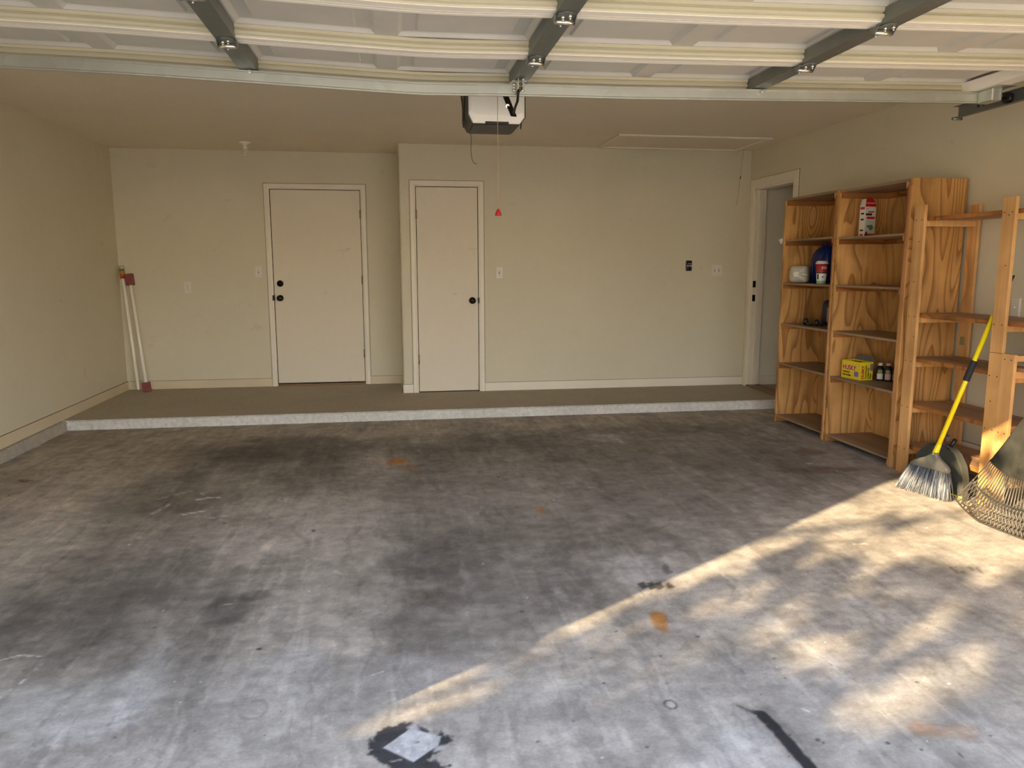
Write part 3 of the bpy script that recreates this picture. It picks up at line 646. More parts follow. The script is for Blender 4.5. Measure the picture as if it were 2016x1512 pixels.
for s in range(4):
    yb, ya = JY[s], JY[s+1]
    b = bm_()
    # outer skin sheet with pressed panels
    npan = 8; pw = (DX1-DX0)/npan
    for k in range(npan):
        cx0, cx1 = DX0+pw*k, DX0+pw*(k+1)
        ins = [0.0, 0.044, 0.056, 0.062, 0.112, 0.120]; hh = [0.046, 0.046, 0.058, 0.062, 0.060, 0.049]; iy = [0.0, 0.070, 0.078, 0.083, 0.128, 0.136]
        R = []
        for i_, h_, j_ in zip(ins, hh, iy):
            R.append([b.verts.new((x, y, zs(x)+h_)) for x, y in ((cx0+i_, ya+j_), (cx1-i_, ya+j_), (cx1-i_, yb-j_), (cx0+i_, yb-j_))])
        for r1, r2 in zip(R, R[1:]):
            for i_ in range(4): _face(b, (r1[i_], r1[(i_+1) % 4], r2[(i_+1) % 4], r2[i_]))
        _face(b, R[-1])
    loft_x(b, [(ya, 0.066), (yb, 0.066), (yb, 0.072), (ya, 0.072)], XS)
    # far rail: ribbed inner face + flange, near rail flange
    loft_x(b, [(yb-0.060, 0.046), (yb-0.060, 0.034), (yb-0.050, 0.031), (yb-0.050, 0.026), (yb-0.060, 0.023), (yb-0.060, 0.012), (yb-0.048, 0.008), (yb-0.046, 0.003), (yb-0.004, 0.003), (yb-0.004, 0.046)], XS, mi=2)
    loft_x(b, [(yb-0.044, 0.003), (yb-0.044, 0.0), (yb-0.005, 0.0), (yb-0.005, 0.003)], XS, mi=1)
    loft_x(b, [(ya+0.002, 0.046), (ya+0.002, 0.0), (ya+0.018, 0.0), (ya+0.020, 0.003), (ya+0.023, 0.0), (ya+0.042, 0.0), (ya+0.042, 0.012), (ya+0.039, 0.012), (ya+0.039, 0.004), (ya+0.005, 0.004), (ya+0.005, 0.046)], XS, mi=1)
    sec = obj('door_section', b, [M['door_skin'], M['door_rail'], M['rail_face']], gd)
    for q, sx in enumerate(STX):
        b = bm_(); hw = 0.038
        z0 = zs(sx)
        w = hw if 0 < q < 4 else 0.045
        y0, y1 = ya+0.012, yb-0.012
        zt = 0.044
        box(b, sx-w, sx+w, y0, y1, z0-0.008, z0-0.0055)
        box(b, sx-w, sx-w+0.002, y0+0.03, y1-0.03, z0-0.0055, z0+zt); box(b, sx+w-0.002, sx+w, y0+0.03, y1-0.03, z0-0.0055, z0+zt)
        for q2 in range(6):
            cyl(b, (sx+(q2-2.5)*0.004, ya+0.2+q2*0.022, z0-0.0095), (sx+(q2-2.5)*0.004, ya+0.2+q2*0.022, z0-0.008), 0.0035, 6)
        obj('stile', b, M['galv_dark'] if 0 < q < 4 else M['door_rail'], sec)
        if s == 0 and 0 < q < 4:
            b = bm_(); z0 = zs(sx); box(b, sx-0.03, sx+0.03, yb-0.075, yb-0.008, z0-0.0095, z0-0.0078); obj('end_plate', b, M['galv'], sec)
    if s < 3:
        for q in (1, 2, 3):
            sx = STX[q]; z0 = zs(sx)-0.0095; b = bm_()
            # leaf plates, ears, barrel and bolts
            prof = [(-0.035, 0.0), (0.035, 0.0), (0.030, 0.045), (0.012, 0.062), (-0.012, 0.062), (-0.030, 0.045)]
            prism(b, prof, lambda p, t: (sx+p[0], ya-0.004-p[1], t), z0-0.003, z0)
            prism(b, [(-0.030, 0.0), (0.030, 0.0), (0.022, 0.040), (-0.022, 0.040)], lambda p, t: (sx+p[0], ya+0.006+p[1], t), z0-0.003, z0)
            for sg in (-1, 1):
                prism(b, [(-0.030, 0.0), (0.022, 0.0), (0.012, -0.022), (-0.006, -0.022)], lambda p, t: (sx+t, ya+p[0], z0+p[1]), sg*0.037-0.0015, sg*0.037+0.0015)
            cyl(b, (sx-0.035, ya+0.003, z0-0.014), (sx+0.035, ya+0.003, z0-0.014), 0.0085, 14, mi=1)
            for (dx, dy) in ((-0.012, -0.030), (0.010, -0.046), (-0.006, 0.036)):
                cyl(b, (sx+dx, ya+dy, z0-0.013), (sx+dx, ya+dy, z0-0.003), 0.0065, 6, mi=1); cyl(b, (sx+dx, ya+dy, z0-0.020), (sx+dx, ya+dy, z0-0.013), 0.0035, 8, mi=1)
            obj('hinge', b, [M['galv_dark'], M['chrome']], sec)
# reinforcing strut across the top edge: two lapped lengths of bent channel
def strut(x0, x1, yo, name, mat):
    xs = [x0 + (x1-x0)*i/24 for i in range(25)]; b = bm_()
    prof = [(yo+0.025, -0.012), (yo, -0.012), (yo, -0.018), (yo+0.003, -0.021), (yo+0.003, -0.056), (yo, -0.060), (yo, -0.066), (yo+0.014, -0.066), (yo+0.014, -0.063), (yo+0.005, -0.063), (yo+0.005, -0.016), (yo+0.025, -0.016)]
    loft_x(b, prof, xs); return obj(name, b, mat, gd)
strut(-1.97, 0.075, 3.722, 'strut', M['galv']); strut(0.035, 2.90, 3.7185, 'strut', M['galv'])
for q in (1, 3):
    sx = STX[q]; b = bm_(); z0 = zs(sx)-0.02; cyl(b, (sx+0.01, 3.716, z0-0.004), (sx+0.01, 3.700, z0-0.004), 0.009, 6); cyl(b, (sx+0.01, 3.700, z0-0.004), (sx+0.01, 3.690, z0-0.004), 0.004, 8); obj('bolt', b, M['chrome'], gd)
# bracket holding the opener arm
b = bm_(); z0 = zs(DXC)-0.010; ax = 0.475
prism(b, [(-0.040, 0), (0.014, 0), (0.014, 0.10), (-0.004, 0.06)], lambda p, t: (ax+p[0], 3.70-p[1], t), z0-0.004, z0)
for sg in (-1, 1):
    box(b, ax+sg*0.010-0.0015, ax+sg*0.010+0.0015, 3.62, 3.712, z0-0.045, z0); box(b, ax+sg*0.010, ax+sg*0.036, 3.705, 3.712, z0-0.004, z0); box(b, ax+min(sg*0.010, sg*0.034), ax+max(sg*0.010, sg*0.034), 3.66, 3.664, z0-0.003, z0)
for sg in (-1, 1):
    for dz in (-0.012, -0.026, -0.038): cyl(b, (ax+sg*0.012, 3.69, z0+dz), (ax+sg*0.028, 3.69, z0+dz), 0.005, 6)
obj('arm_bracket', b, M['chrome'], gd)
# top corner roller carriers
for sx, nm in ((2.905, 'r'),):
    z0 = zs(sx)-0.0085; sg = 1 if nm == 'r' else -1; b = bm_()
    box(b, sx-0.028, sx+0.028, 3.62, 3.72, z0-0.064, z0-0.002, 0.004); box(b, sx-0.022, sx-0.014, 3.615, 3.622, z0-0.060, z0-0.004); box(b, sx+0.014, sx+0.022, 3.615, 3.622, z0-0.060, z0-0.004)
    box(b, sx-0.05, sx+0.06, 3.56, 3.76, z0-0.003, z0)
    rb = obj('roller_bracket', b, M['galv'], gd)
    b = bm_(); cyl(b, (sx-0.02*sg, 3.66, 2.1945), (sx+0.085*sg, 3.66, 2.1945), 0.006, 10); cyl(b, (sx+0.084*sg, 3.66, 2.1945), (sx+0.104*sg, 3.66, 2.1945), 0.0265, 18); obj('roller', b, M['black_plastic'], rb)
# ---- tracks
def track(name, sx, sg, lab):
    t = thing(name, lab, 'door track', (sx, 2.8, 2.19)); b = bm_()
    z0, z1 = 2.163, 2.226
    prof = [(0, z0), (0.030, z0), (0.034, z0+0.004), (0.034, z1-0.004), (0.030, z1), (0, z1), (0, z1-0.0025), (0.030, z1-0.0025), (0.0315, z1-0.005), (0.0315, z0+0.005), (0.030, z0+0.0025), (0, z0+0.0025)]
    ys2 = [1.62, 2.6, 4.03]; rows = [[b.verts.new((sx+sg*p[0], y, p[1])) for p in prof] for y in ys2]
    # curve down to the jamb at the front
    curve = [(1.62-0.28*math.sin(k*PI/2/8), -0.28*(1-math.cos(k*PI/2/8))) for k in range(8, 0, -1)]
    rows = [[b.verts.new((sx+sg*p[0], 1.62-(0.28+(z1-p[1])*0)*math.sin(a)-(p[1]-z0)*math.sin(a)*1.0, z0-0.28+ (0.28+(p[1]-z0))*math.cos(a))) for p in prof] for a in [k*PI/2/8 for k in range(8, 0, -1)]] + rows
    rows = [[b.verts.new((r.co.x, r.co.y, 0.05)) for r in rows[0]]] + rows
    n = len(prof)
    for A, B in zip(rows, rows[1:]):
        for i in range(n): _face(b, (A[i], A[(i+1) % n], B[(i+1) % n], B[i]))
    _face(b, rows[0]); _face(b, list(reversed(rows[-1])))
    obj('channel', b, M['galv_dark'], t)
    b = bm_(); cyl(b, (sx-sg*0.010, 4.02, z0-0.004), (sx+sg*0.048, 4.02, z0-0.004), 0.008, 8); obj('stop_bolt', b, M['galv_dark'], t)
    for y in (3.93, 2.0):
        b = bm_(); box(b, min(sx+sg*0.034, sx+sg*0.046), max(sx+sg*0.034, sx+sg*0.046), y, y+0.035, z0+0.01, HC); obj('hanger_strap', b, M['galv_dark'], t)
    for y, r in ((3.88, 0.008), (3.84, 0.006)):
        b = bm_(); cyl(b, (sx+sg*0.028, y, 2.20), (sx+sg*0.036, y, 2.20), r, 8); obj('bolt', b, M['black_plastic'], t)
track('garage_door_track', 2.985, 1, 'grey steel track carrying the open garage door along the shelf side of the garage')

# ---- opener motor
op = thing('garage_door_opener', 'white and black garage door motor hanging from the ceiling', 'garage door opener', (0.44, 4.3, 2.10))
ox0, ox1, oy0, oy1, oz0, oz1 = 0.281, 0.592, 4.15, 4.46, 2.092, 2.30
ch = 0.036
outl = [(ox0, oz1), (ox0, oz0+ch+0.012), (ox0+ch*0.75, oz0), (ox1-ch*0.85, oz0), (ox1, oz0+ch), (ox1, oz1)]
b = bm_(); prism(b, [(x, z) for x, z in outl], lambda p, t: (p[0], t, p[1]), oy0+0.02, oy1)
body = obj('motor_body', b, M['opener_dark'], op)
b = bm_(); e = 0.006
front = [(ox0+e, oz1-0.002), (ox0+e, oz0+ch+0.012), (ox0+ch*0.75+0.002, oz0+0.001), (ox1-ch*0.85-0.002, oz0+0.001), (ox1-e, oz0+ch), (ox1-e, oz1-0.002)]
cx, cz = 0.437, 2.2
A = [b.verts.new((x, oy0+0.022, z)) for x, z in front]; B = [b.verts.new((cx+(x-cx)*0.985, oy0+0.006, cz+(z-cz)*0.99)) for x, z in front]; C_ = [b.verts.new((cx+(x-cx)*0.90, oy0, cz+(z-cz)*0.5-0.012)) for x, z in front]
for P_, Q_ in ((A, B), (B, C_)):
    for i in range(6): _face(b, (P_[i], P_[(i+1) % 6], Q_[(i+1) % 6], Q_[i]))
_face(b, C_); obj('front_cover', b, M['opener_white'], op)
b = bm_(); box(b, 0.375, 0.50, oy0+0.004, oy0+0.03, oz0-0.001, oz0+0.011, 0.001); obj('latch_tab', b, M['opener_dark'], op)
b = bm_(); prism(b, [(ox0+ch*0.75+0.006, oy0+0.03), (ox1-ch*0.85-0.006, oy0+0.03), (ox1-ch*0.85-0.014, oy1-0.01), (ox0+ch*0.75+0.010, oy1-0.01)], lambda p, t: (p[0], p[1], t), oz0-0.006, oz0+0.001); obj('lamp_lens', b, plain('smoked_lens', (0.016, 0.015, 0.012), 0.45), op)
for sx, lean in ((ox0-0.004, -0.05), (ox1+0.004, 0.05)):
    b = bm_(); obox(b, Vector((sx+lean*0.5, 4.36, 2.38)), 0.003, 0.03, 0.36, Matrix.Rotation(math.atan2(lean, 0.36), 3, 'Y')); obox(b, Vector((sx, 4.30, 2.20)), 0.004, 0.02, 0.22, Matrix.Rotation(0.5, 3, 'X')); obj('hanging_strap', b, M['black_steel'], op)
b = bm_(); box(b, 0.425, 0.455, YF, 4.30, 2.305, 2.345, 0.004); obj('rail', b, M['black_steel'], op)
b = bm_(); box(b, 0.405, 0.475, 4.02, 4.12, 2.285, 2.355, 0.004); obj('trolley', b, M['black_steel'], op)
b = bm_(); tube(b, [(0.475, 3.690, 2.176), (0.475, 3.698, 2.140), (0.475, 3.712, 2.117), (0.478, 3.80, 2.108), (0.484, 3.88, 2.097), (0.485, 3.905, 2.092)], 0.0062, 8)
pt = [Vector((0.487, 3.905, 2.085)), Vector((0.44, 4.07, 2.285))]
obox(b, (pt[0]+pt[1])/2, 0.030, 0.006, (pt[1]-pt[0]).length, (pt[1]-pt[0]).to_track_quat('Z', 'Y').to_matrix())
cyl(b, (0.462, 3.965, 2.145), (0.462, 3.945, 2.140), 0.010, 8, mi=1); obj('door_arm', b, [M['black_steel'], M['chrome']], op)
b = bm_(); tube(b, [(0.325, 4.42, 2.092), (0.327, 4.42, 2.04), (0.325, 4.42, 1.99), (0.331, 4.42, 1.945), (0.340, 4.42, 1.925), (0.357, 4.42, 1.918)], 0.0019, 6); obj('antenna_wire', b, M['wire'], op)
rc_ = thing('release_cord', 'thin red cord with a small red bell-shaped pull handle', 'pull cord', (0.408, 4.05, 1.60))
b = bm_(); tube(b, [(0.427, 4.05, 2.2845), (0.4265, 4.05, 2.1), (0.427, 4.05, 1.9), (0.428, 4.05, 1.640)], 0.0016, 6); obj('cord', b, M['red_cord'], rc_)
b = bm_(); lathe(b, (0.428, 4.05, 1.612), (0, 0, 1), [(0.017, 0), (0.0175, 0.004), (0.015, 0.012), (0.0135, 0.020), (0.010, 0.024), (0.0085, 0.030), (0.006, 0.034)], 16); obj('handle', b, M['red_plastic'], rc_)

# ---- lampholder on the ceiling over the landing
lp = at(482, 279.5, 2, HC)
t = thing('ceiling_light', 'small round porcelain lampholder with a spiral bulb on the ceiling', 'ceiling light', (lp.x, lp.y, HC))
b = bm_(); lathe(b, (lp.x, lp.y, HC), (0, 0, -1), [(0.056, 0), (0.056, 0.008), (0.045, 0.014), (0.024, 0.020), (0.020, 0.034), (0.016, 0.036)], 24); obj('lampholder', b, M['lamp_glass'], t)
b = bm_(); lathe(b, (lp.x, lp.y, HC-0.034), (0, 0, -1), [(0.013, 0), (0.020, 0.008), (0.020, 0.03), (0.012, 0.034)], 20)
tube(b, [(lp.x+0.019*math.cos(a), lp.y+0.019*math.sin(a), HC-0.068-0.052*a/(6*PI)) for a in [k*6*PI/60 for k in range(61)]], 0.0055, 8); obj('spiral_bulb', b, M['lamp_glass'], t)
# ---- pull string in the far right corner
b = bm_(); tube(b, [(3.435, 7.62, HC-0.002), (3.436, 7.66, 2.30), (3.436, 7.69, 2.20), (3.432, 7.70, 2.08), (3.420, 7.70, 1.98)], 0.0022, 6)
lathe(b, (3.436, 7.672, 2.27), (0, 0, -1), [(0.002, 0), (0.006, 0.01), (0.005, 0.03), (0.001, 0.035)], 8, [1]*3)
tag(obj('hanging_string', b, [M['pale_string'], M['wire']], loc=(3.435, 7.66, 2.0)), 'thin string hanging from the ceiling in the corner by the open doorway', 'string')

# ================================================================== WALL PLATES
def plate(name, lab, cat, x, z, yw, kind, gangs=1, group=None):
    t = thing(name, lab, cat, (x, yw, z), group)
    w = 0.035 + 0.023*(gangs-1); h = 0.0575
    b = bm_(); box(b, x-w, x+w, yw-0.006, yw, z-h, z+h, 0.003, seg=2); obj('cover_plate', b, M['white_plastic'], t)
    for g in range(gangs):
        gx = x + (g-(gangs-1)/2)*0.046
        if kind == 'switch':
            b = bm_(); box(b, gx-0.006, gx+0.006, yw-0.0075, yw-0.005, z-0.013, z+0.013); obj('switch_slot', b, M['slot_dark'], t)
            b = bm_(); obox(b, Vector((gx, yw-0.011, z+0.004)), 0.008, 0.016, 0.010, Matrix.Rotation(0.5, 3, 'X'), 0.001); obj('toggle', b, M['white_plastic'], t)
        else:
            for dz in (-0.0195, 0.0195):
                b = bm_(); lathe(b, (gx, yw-0.005, z+dz), (0, -1, 0), [(0.0165, 0), (0.0165, 0.003), (0.012, 0.0035)], 20)
                rc = obj('receptacle', b, M['white_plastic'], t)
                b = bm_()
                for dx in (-0.006, 0.006): box(b, gx+dx-0.0016, gx+dx+0.0016, yw-0.0092, yw-0.0084, z+dz-0.001, z+dz+0.008)
                cyl(b, (gx, yw-0.0084, z+dz-0.007), (gx, yw-0.0092, z+dz-0.007), 0.003, 8); obj('slots', b, M['slot_dark'], rc)
        for dz in ((-0.030, 0.030) if kind == 'switch' else (0.0,)):
            b = bm_(); cyl(b, (gx, yw-0.0055, z+dz), (gx, yw-0.0075, z+dz), 0.003, 8); obj('screw', b, M['slot_dark'], t)
plate('wall_outlet', 'pale wall outlet low on the recessed wall beside the leaning tubes', 'outlet', -2.229, 1.142, YB, 'outlet')
plate('light_switch', 'single light switch just beside the wide door', 'switch', -1.514, 1.302, YB, 'switch')
plate('light_switch', 'single light switch just beside the narrow closet door', 'switch', 0.944, 1.289, YC, 'switch')
plate('light_switch', 'double light switch near the open doorway', 'switch', 3.262, 1.309, YC, 'switch', 2)
t = thing('wall_control_switch', 'black wall button panel for the garage door beside the double switch', 'wall control', (2.946, YC, 1.36))
b = bm_(); box(b, 2.914, 2.978, YC-0.022, YC, 1.303, 1.411, 0.006, seg=2); obj('housing', b, M['black_plastic'], t)
b = bm_(); box(b, 2.934, 2.968, YC-0.024, YC-0.021, 1.374, 1.381, 0.0008); obj('light_bar', b, M['grey_button'], t)
for x0, x1 in ((2.926, 2.943), (2.951, 2.974)):
    b = bm_(); box(b, x0, x1, YC-0.025, YC-0.021, 1.347, 1.363, 0.001); obj('button', b, M['grey_button'], t)
# right-hand wall, behind the rack
t = thing('wall_switch', 'white switch plate on the bare wall behind the open post rack', 'switch', (XR, 4.14, 1.10))
b = bm_(); box(b, XR-0.012, XR, 4.105, 4.175, 1.045, 1.16, 0.003); obj('cover_plate', b, M['white_plastic'], t)
b = bm_(); box(b, XR-0.020, XR-0.011, 4.134, 4.146, 1.095, 1.11, 0.002); obj('toggle', b, M['white_plastic'], t)
b = bm_(); prism(b, [(4.185, 1.288), (4.192, 1.25), (4.172, 1.292)], lambda p, tt: (tt, p[0], p[1]), XR-0.04, XR); tag(obj('wall_hook', b, M['black_plastic'], loc=(XR, 4.18, 1.27)), 'small black hook on the wall above the white switch plate', 'hook')

# ================================================================== FLUORESCENT TUBES LEANING IN THE CORNER
def tube_thing(lab, p0, p1, sleeves):
    p0, p1 = Vector(p0), Vector(p1); d = (p1-p0).normalized(); t = thing('fluorescent_tube', lab, 'fluorescent tube', p0, 'fluorescent tubes in the corner')
    b = bm_(); tube(b, [p0+d*0.022, p0+d*0.026, p1-d*0.026, p1-d*0.022], [0.014, 0.0165, 0.0165, 0.014], 20); obj('glass_tube', b, M['tube_glass'], t)
    for e, s in ((p0, 1), (p1, -1)):
        b = bm_(); cyl(b, e+d*s*0.010, e+d*s*0.026, 0.0168, 18)
        x, y, _ = frame_to(d)
        for q in (-1, 1): cyl(b, e+d*s*0.010+x*q*0.006, e+x*q*0.006, 0.0018, 6)
        obj('end_cap', b, M['chrome'], t)
    for (f0, f1, mat, nm) in sleeves:
        b = bm_(); q0, q1 = p0+d*f0, p0+d*f1
        x, y, _ = frame_to(d); rr = 0.0235
        outl = [(rr*math.cos(a), rr*math.sin(a)) for a in [k*2*PI/18 for k in range(18)]] if nm == 'label_sleeve' else [(-0.036, -0.026), (0.036, -0.026), (0.036, 0.026), (-0.036, 0.026)]
        side = Vector((1, 0, 0)); side = (side - d*side.dot(d)).normalized(); up = d.cross(side)
        prism(b, outl, lambda p, tt: q0 + d*tt + side*p[0] + up*p[1], 0, f1-f0, smooth=(nm == 'label_sleeve')); obj(nm, b, mat, t)
m_sl, nt, bs = new_mat('rainbow_label'); g = N(nt, 'ShaderNodeTexCoord'); sx = N(nt, 'ShaderNodeSeparateXYZ'); L(nt, g.outputs['Generated'], sx.inputs[0])
L(nt, ramp(nt, sx.outputs['Z'], [(0.05, (0.45, 0.03, 0.02)), (0.30, (0.52, 0.14, 0.02)), (0.5, (0.45, 0.30, 0.03)), (0.68, (0.12, 0.18, 0.02)), (0.74, (0.10, 0.16, 0.02)), (0.76, (0.62, 0.58, 0.5))]), bs.inputs['Base Color']); bs.inputs['Roughness'].default_value = 0.4
yb_ = YB-0.05
tb = at(275, 768, 2, ST+0.002); tb2 = at(292, 768, 2, ST+0.03)
tube_thing('white fluorescent tube with a rainbow label nearest the wall corner', (-2.735, YB-0.16, ST+0.001), (-2.851, YB-0.024, 1.298), [(1.165, 1.295, m_sl, 'label_sleeve')])
tube_thing('white fluorescent tube with red cartons on both ends in the corner', (-2.650, YB-0.170, ST+0.010), (-2.783, YB-0.037, 1.275), [(-0.006, 0.088, M['red_sleeve'], 'carton_end'), (1.090, 1.205, M['red_sleeve'], 'carton_end')])

# ================================================================== PLYWOOD SHELVING UNITS
def shelving(lab, y0, y1, H, shelf_z, rt, group):
    x0, x1 = 3.18, 3.572; t = thing('shelving_unit', lab, 'shelving unit', ((x0+x1)/2, (y0+y1)/2, 0), group)
    tk = 0.020
    b = bm_(); box(b, x0, x1, y1-tk, y1, 0.0, H, 0.001); obj('side_panel', b, M['ply_side'], t)
    b = bm_(); box(b, x0+0.002, x1, y0, y0+tk, 0.0, H, 0.001); obj('side_panel', b, M['ply_side'], t)
    b = bm_(); box(b, x0-0.004, x0+0.034, y0+0.001, y0+rt, 0.0, H-0.045, 0.002); obj('front_post', b, M['ply_front'], t)
    b = bm_(); box(b, x1-0.010, x1, y0+tk, y1-tk, 0.03, H, 0.0005); obj('back_panel', b, M['ply_back'], t)
    b = bm_(); box(b, x0, x1-0.010, y0+tk, y1-tk, H-0.020, H-0.001, 0.001); tp = obj('top_panel', b, M['shelf_wood'], t)
    def cleats(z, parent, w=0.034):
        b = bm_(); box(b, x0+0.012, x1-0.012, y1-tk-0.020, y1-tk, z-w, z, 0.001); obj('cleat', b, M['cleat_wood'], parent)
        b = bm_(); box(b, x0+0.003, x1-0.012, y0+max(tk, rt)+0.0005, y0+max(tk, rt)+0.022, z-w, z, 0.001); obj('cleat', b, M['ply_front'], parent)
        b = bm_(); box(b, x1-0.030, x1-0.010, y0+max(tk, rt)+0.023, y1-tk-0.020, z-w, z, 0.001); obj('cleat', b, M['cleat_wood'], parent)
    cleats(H-0.020, tp, 0.04)
    for z in shelf_z:
        b = bm_(); box(b, x0+0.006, x1-0.010, y0+tk+0.001, y1-tk-0.001, z-0.016, z, 0.001); sh = obj('shelf', b, M['shelf_wood'], t); cleats(z-0.016, sh)
    return t
U1 = shelving('narrower plywood shelving unit nearest the open doorway', 5.452, 6.238, 1.915, (1.572, 1.209, 0.862, 0.520, 0.060), 0.024, 'plywood shelving units')
U2 = shelving('wider plywood shelving unit with knotty side, between narrower unit and post rack', 4.600, 5.436, 1.908, (1.562, 1.210, 0.862, 0.514, 0.058), 0.045, 'plywood shelving units')
for (y, z, r) in ((4.70-0.0, 1.10, 0.004),): pass
# nails, scrap of tape
b = bm_(); obox(b, Vector((3.170, 6.262, 1.560)), 0.012, 0.050, 0.014, Matrix.Rotation(0.7, 3, 'X'), 0.002); obox(b, Vector((3.172, 6.244, 1.572)), 0.016, 0.016, 0.028, Matrix.Rotation(0.2, 3, 'X'), 0.003)
tag(obj('plastic_clip', b, M['white_plastic'], loc=(3.17, 6.25, 1.56)), 'small white plastic clip on the front edge of the narrower unit', 'clip')
b = bm_(); obox(b, Vector((3.54, 6.2105, 1.44)), 0.05, 0.003, 0.016, Matrix.Rotation(0.9, 3, 'Y')); obj('tape_scrap', b, M['pale_string'], U1)

# ================================================================== OPEN POST RACK
rk = thing('post_rack', 'open rack of pale pine posts and boards between plywood unit and rake', 'storage rack', (3.36, 3.8, 0))
def post(x0, x1, y0, y1, z0, z1, nails=()):
    b = bm_(); box(b, x0, x1, y0, y1, z0, z1, 0.0015); p = obj('post', b, M['post_wood'], rk)
    for (ny, nz) in nails:
        b = bm_(); cyl(b, (x0-0.0008, ny, nz), (x0+0.004, ny, nz), 0.0042, 8); obj('nail', b, M['nail'], p)
LV = (1.655, 1.048, 0.762, 0.462, 0.185)
PX = 3.166
post(PX, PX+0.020, 4.446, 4.541, 0, 1.728, [(y, z-0.02) for z in LV for y in (4.468, 4.520)] + [(4.48, 1.50), (4.50, 1.25), (4.46, 0.9)])
post(PX, PX+0.020, 3.728, 3.818, 0.874, 1.716, [(y, z-0.02) for z in LV[:2] for y in (3.748, 3.802)] + [(3.77, 1.62), (3.76, 1.35)])
post(PX, PX+0.020, 3.728, 3.818, 0, 0.872, [(y, z-0.02) for z in LV[2:] for y in (3.748, 3.802)] + [(3.78, 0.6)])
post(PX-0.004, PX+0.016, 3.634, 3.722, 0, 0.876, [(y, z) for z in (0.845, 0.44) for y in (3.655, 3.70)])
for y0 in (4.452, 3.728, 2.93): post(3.548, 3.568, y0, y0+0.090, 0, 1.735)
post(PX, PX+0.020, 2.93, 3.02, 0, 1.716)
def rack_shelf(z, y0, y1, xf=3.222):
    x1 = 3.546; w = (x1-xf-0.006)/2; b = bm_()
    for k in range(2): box(b, xf+k*(w+0.006), xf+k*(w+0.006)+w, y0, y1, z-0.020, z, 0.002)
    sh = obj('shelf', b, M['rack_shelf'], rk); return sh
for z in LV:
    sh = rack_shelf(z, 3.728 if z < 0.9 else 2.94, 4.536)
    b = bm_(); box(b, 3.207, 3.222, 3.735 if z < 0.9 else 2.95, 4.530, z-0.026, z-0.002, 0.002); obj('front_rail', b, M['cleat_wood'], sh)
    for y in (4.470, 3.755, 2.96):
        if z < 0.9 and y < 3.5: continue
        b = bm_(); box(b, PX+0.020, 3.548, y, y+0.040, z-0.060, z-0.020, 0.002); obj('cross_bar', b, M['post_wood'], sh)
for z in (0.800, 0.430, 0.185):
    sh = rack_shelf(z, 2.94, 3.720)
    for y in (3.665, 2.96):
        b = bm_(); box(b, PX+0.016, 3.548, y, y+0.040, z-0.060, z-0.020, 0.002); obj('cross_bar', b, M['post_wood'], sh)
b = bm_(); box(b, PX+0.016, 3.548, 3.66, 3.70, 0.835, 0.868, 0.002); obj('cross_bar', b, M['post_wood'], rk)
b = bm_(); box(b, 3.546, 3.5475, 4.482, 4.522, 0.838, 0.892, 0.0003); obj('bracket_plate', b, M['olive'], rk)

# ================================================================== THINGS ON THE SHELVES
def round_box(bm, cx, cy, sections, n=24, pw=4.0, rot=0.0, mi=0):
    """stack of superellipse outlines: (z, half-x, half-y, dx, dy)"""
    rings = []; cs, sn = math.cos(rot), math.sin(rot)
    for z, hx, hy, dx, dy in sections:
        ring = []
        for k in range(n):
            a = 2*PI*k/n; c, s = math.cos(a), math.sin(a)
            px = hx*math.copysign(abs(c)**(2/pw), c)+dx; py = hy*math.copysign(abs(s)**(2/pw), s)+dy
            ring.append(bm.verts.new((cx+px*cs-py*sn, cy+px*sn+py*cs, z)))
        rings.append(ring)
    for a, c in zip(rings, rings[1:]):
        for k in range(n):
            f = _face(bm, (a[k], a[(k+1) % n], c[(k+1) % n], c[k]), mi)
            if f: f.smooth = True
    _face(bm, list(reversed(rings[0])), mi); _face(bm, rings[-1], mi)
# milk jug lying on its side
z0 = 1.2095
t = thing('milk_jug', 'cloudy white plastic jug lying on its side beside the blue canister', 'jug', (3.27, 6.05, z0))
b = bm_()
def jug_map(p):   # p: (across, along the jug's own height, up)
    c, s = math.cos(-0.75), math.sin(-0.75); return Vector((3.262 + p[0]*c - p[1]*s, 6.085 + p[0]*s + p[1]*c, z0 + p[2]))
secs = [(-0.085, 0.050), (-0.080, 0.066), (-0.070, 0.071), (0.0, 0.072), (0.030, 0.070), (0.060, 0.052), (0.085, 0.030), (0.092, 0.022), (0.110, 0.021)]
rings = []
for h, r in secs:
    ring = []
    for k in range(28):
        a = 2*PI*k/28; c, s = math.cos(a), math.sin(a); e = 2/5.0
        ring.append(b.verts.new(jug_map((r*math.copysign(abs(c)**e, c), -h, 0.0735 - (0.0735-r)*0.0 + r*math.copysign(abs(s)**e, s) - (0.0735-0.0735)))))
    rings.append(ring)
for A, B in zip(rings, rings[1:]):
    for k in range(28):
        f = _face(b, (A[k], A[(k+1) % 28], B[(k+1) % 28], B[k])); f.smooth = True
_face(b, rings[0]); _face(b, rings[-1]); obj('jug_body', b, M['jug_plastic'], t)
b = bm_(); tube(b, [jug_map((0.030, -0.085, 0.075)), jug_map((0.066, -0.092, 0.072)), jug_map((0.074, -0.060, 0.070)), jug_map((0.068, -0.02, 0.070))], [0.011, 0.013, 0.013, 0.011], 10); obj('handle', b, M['jug_plastic'], t)
b = bm_(); 
for q in range(5): box(b, 3.2085, 3.2100, 6.028+0.0, 6.096, z0+0.040+q*0.013, z0+0.049+q*0.013, 0.0003)
bmesh.ops.rotate(b, cent=(3.209, 6.06, z0+0.06), matrix=Matrix.Rotation(0.62, 3, 'Z'), verts=b.verts[:]); bmesh.ops.translate(b, verts=b.verts[:], vec=(-0.004, 0.022, 0)); obj('embossed_label', b, M['label_grey'], t)
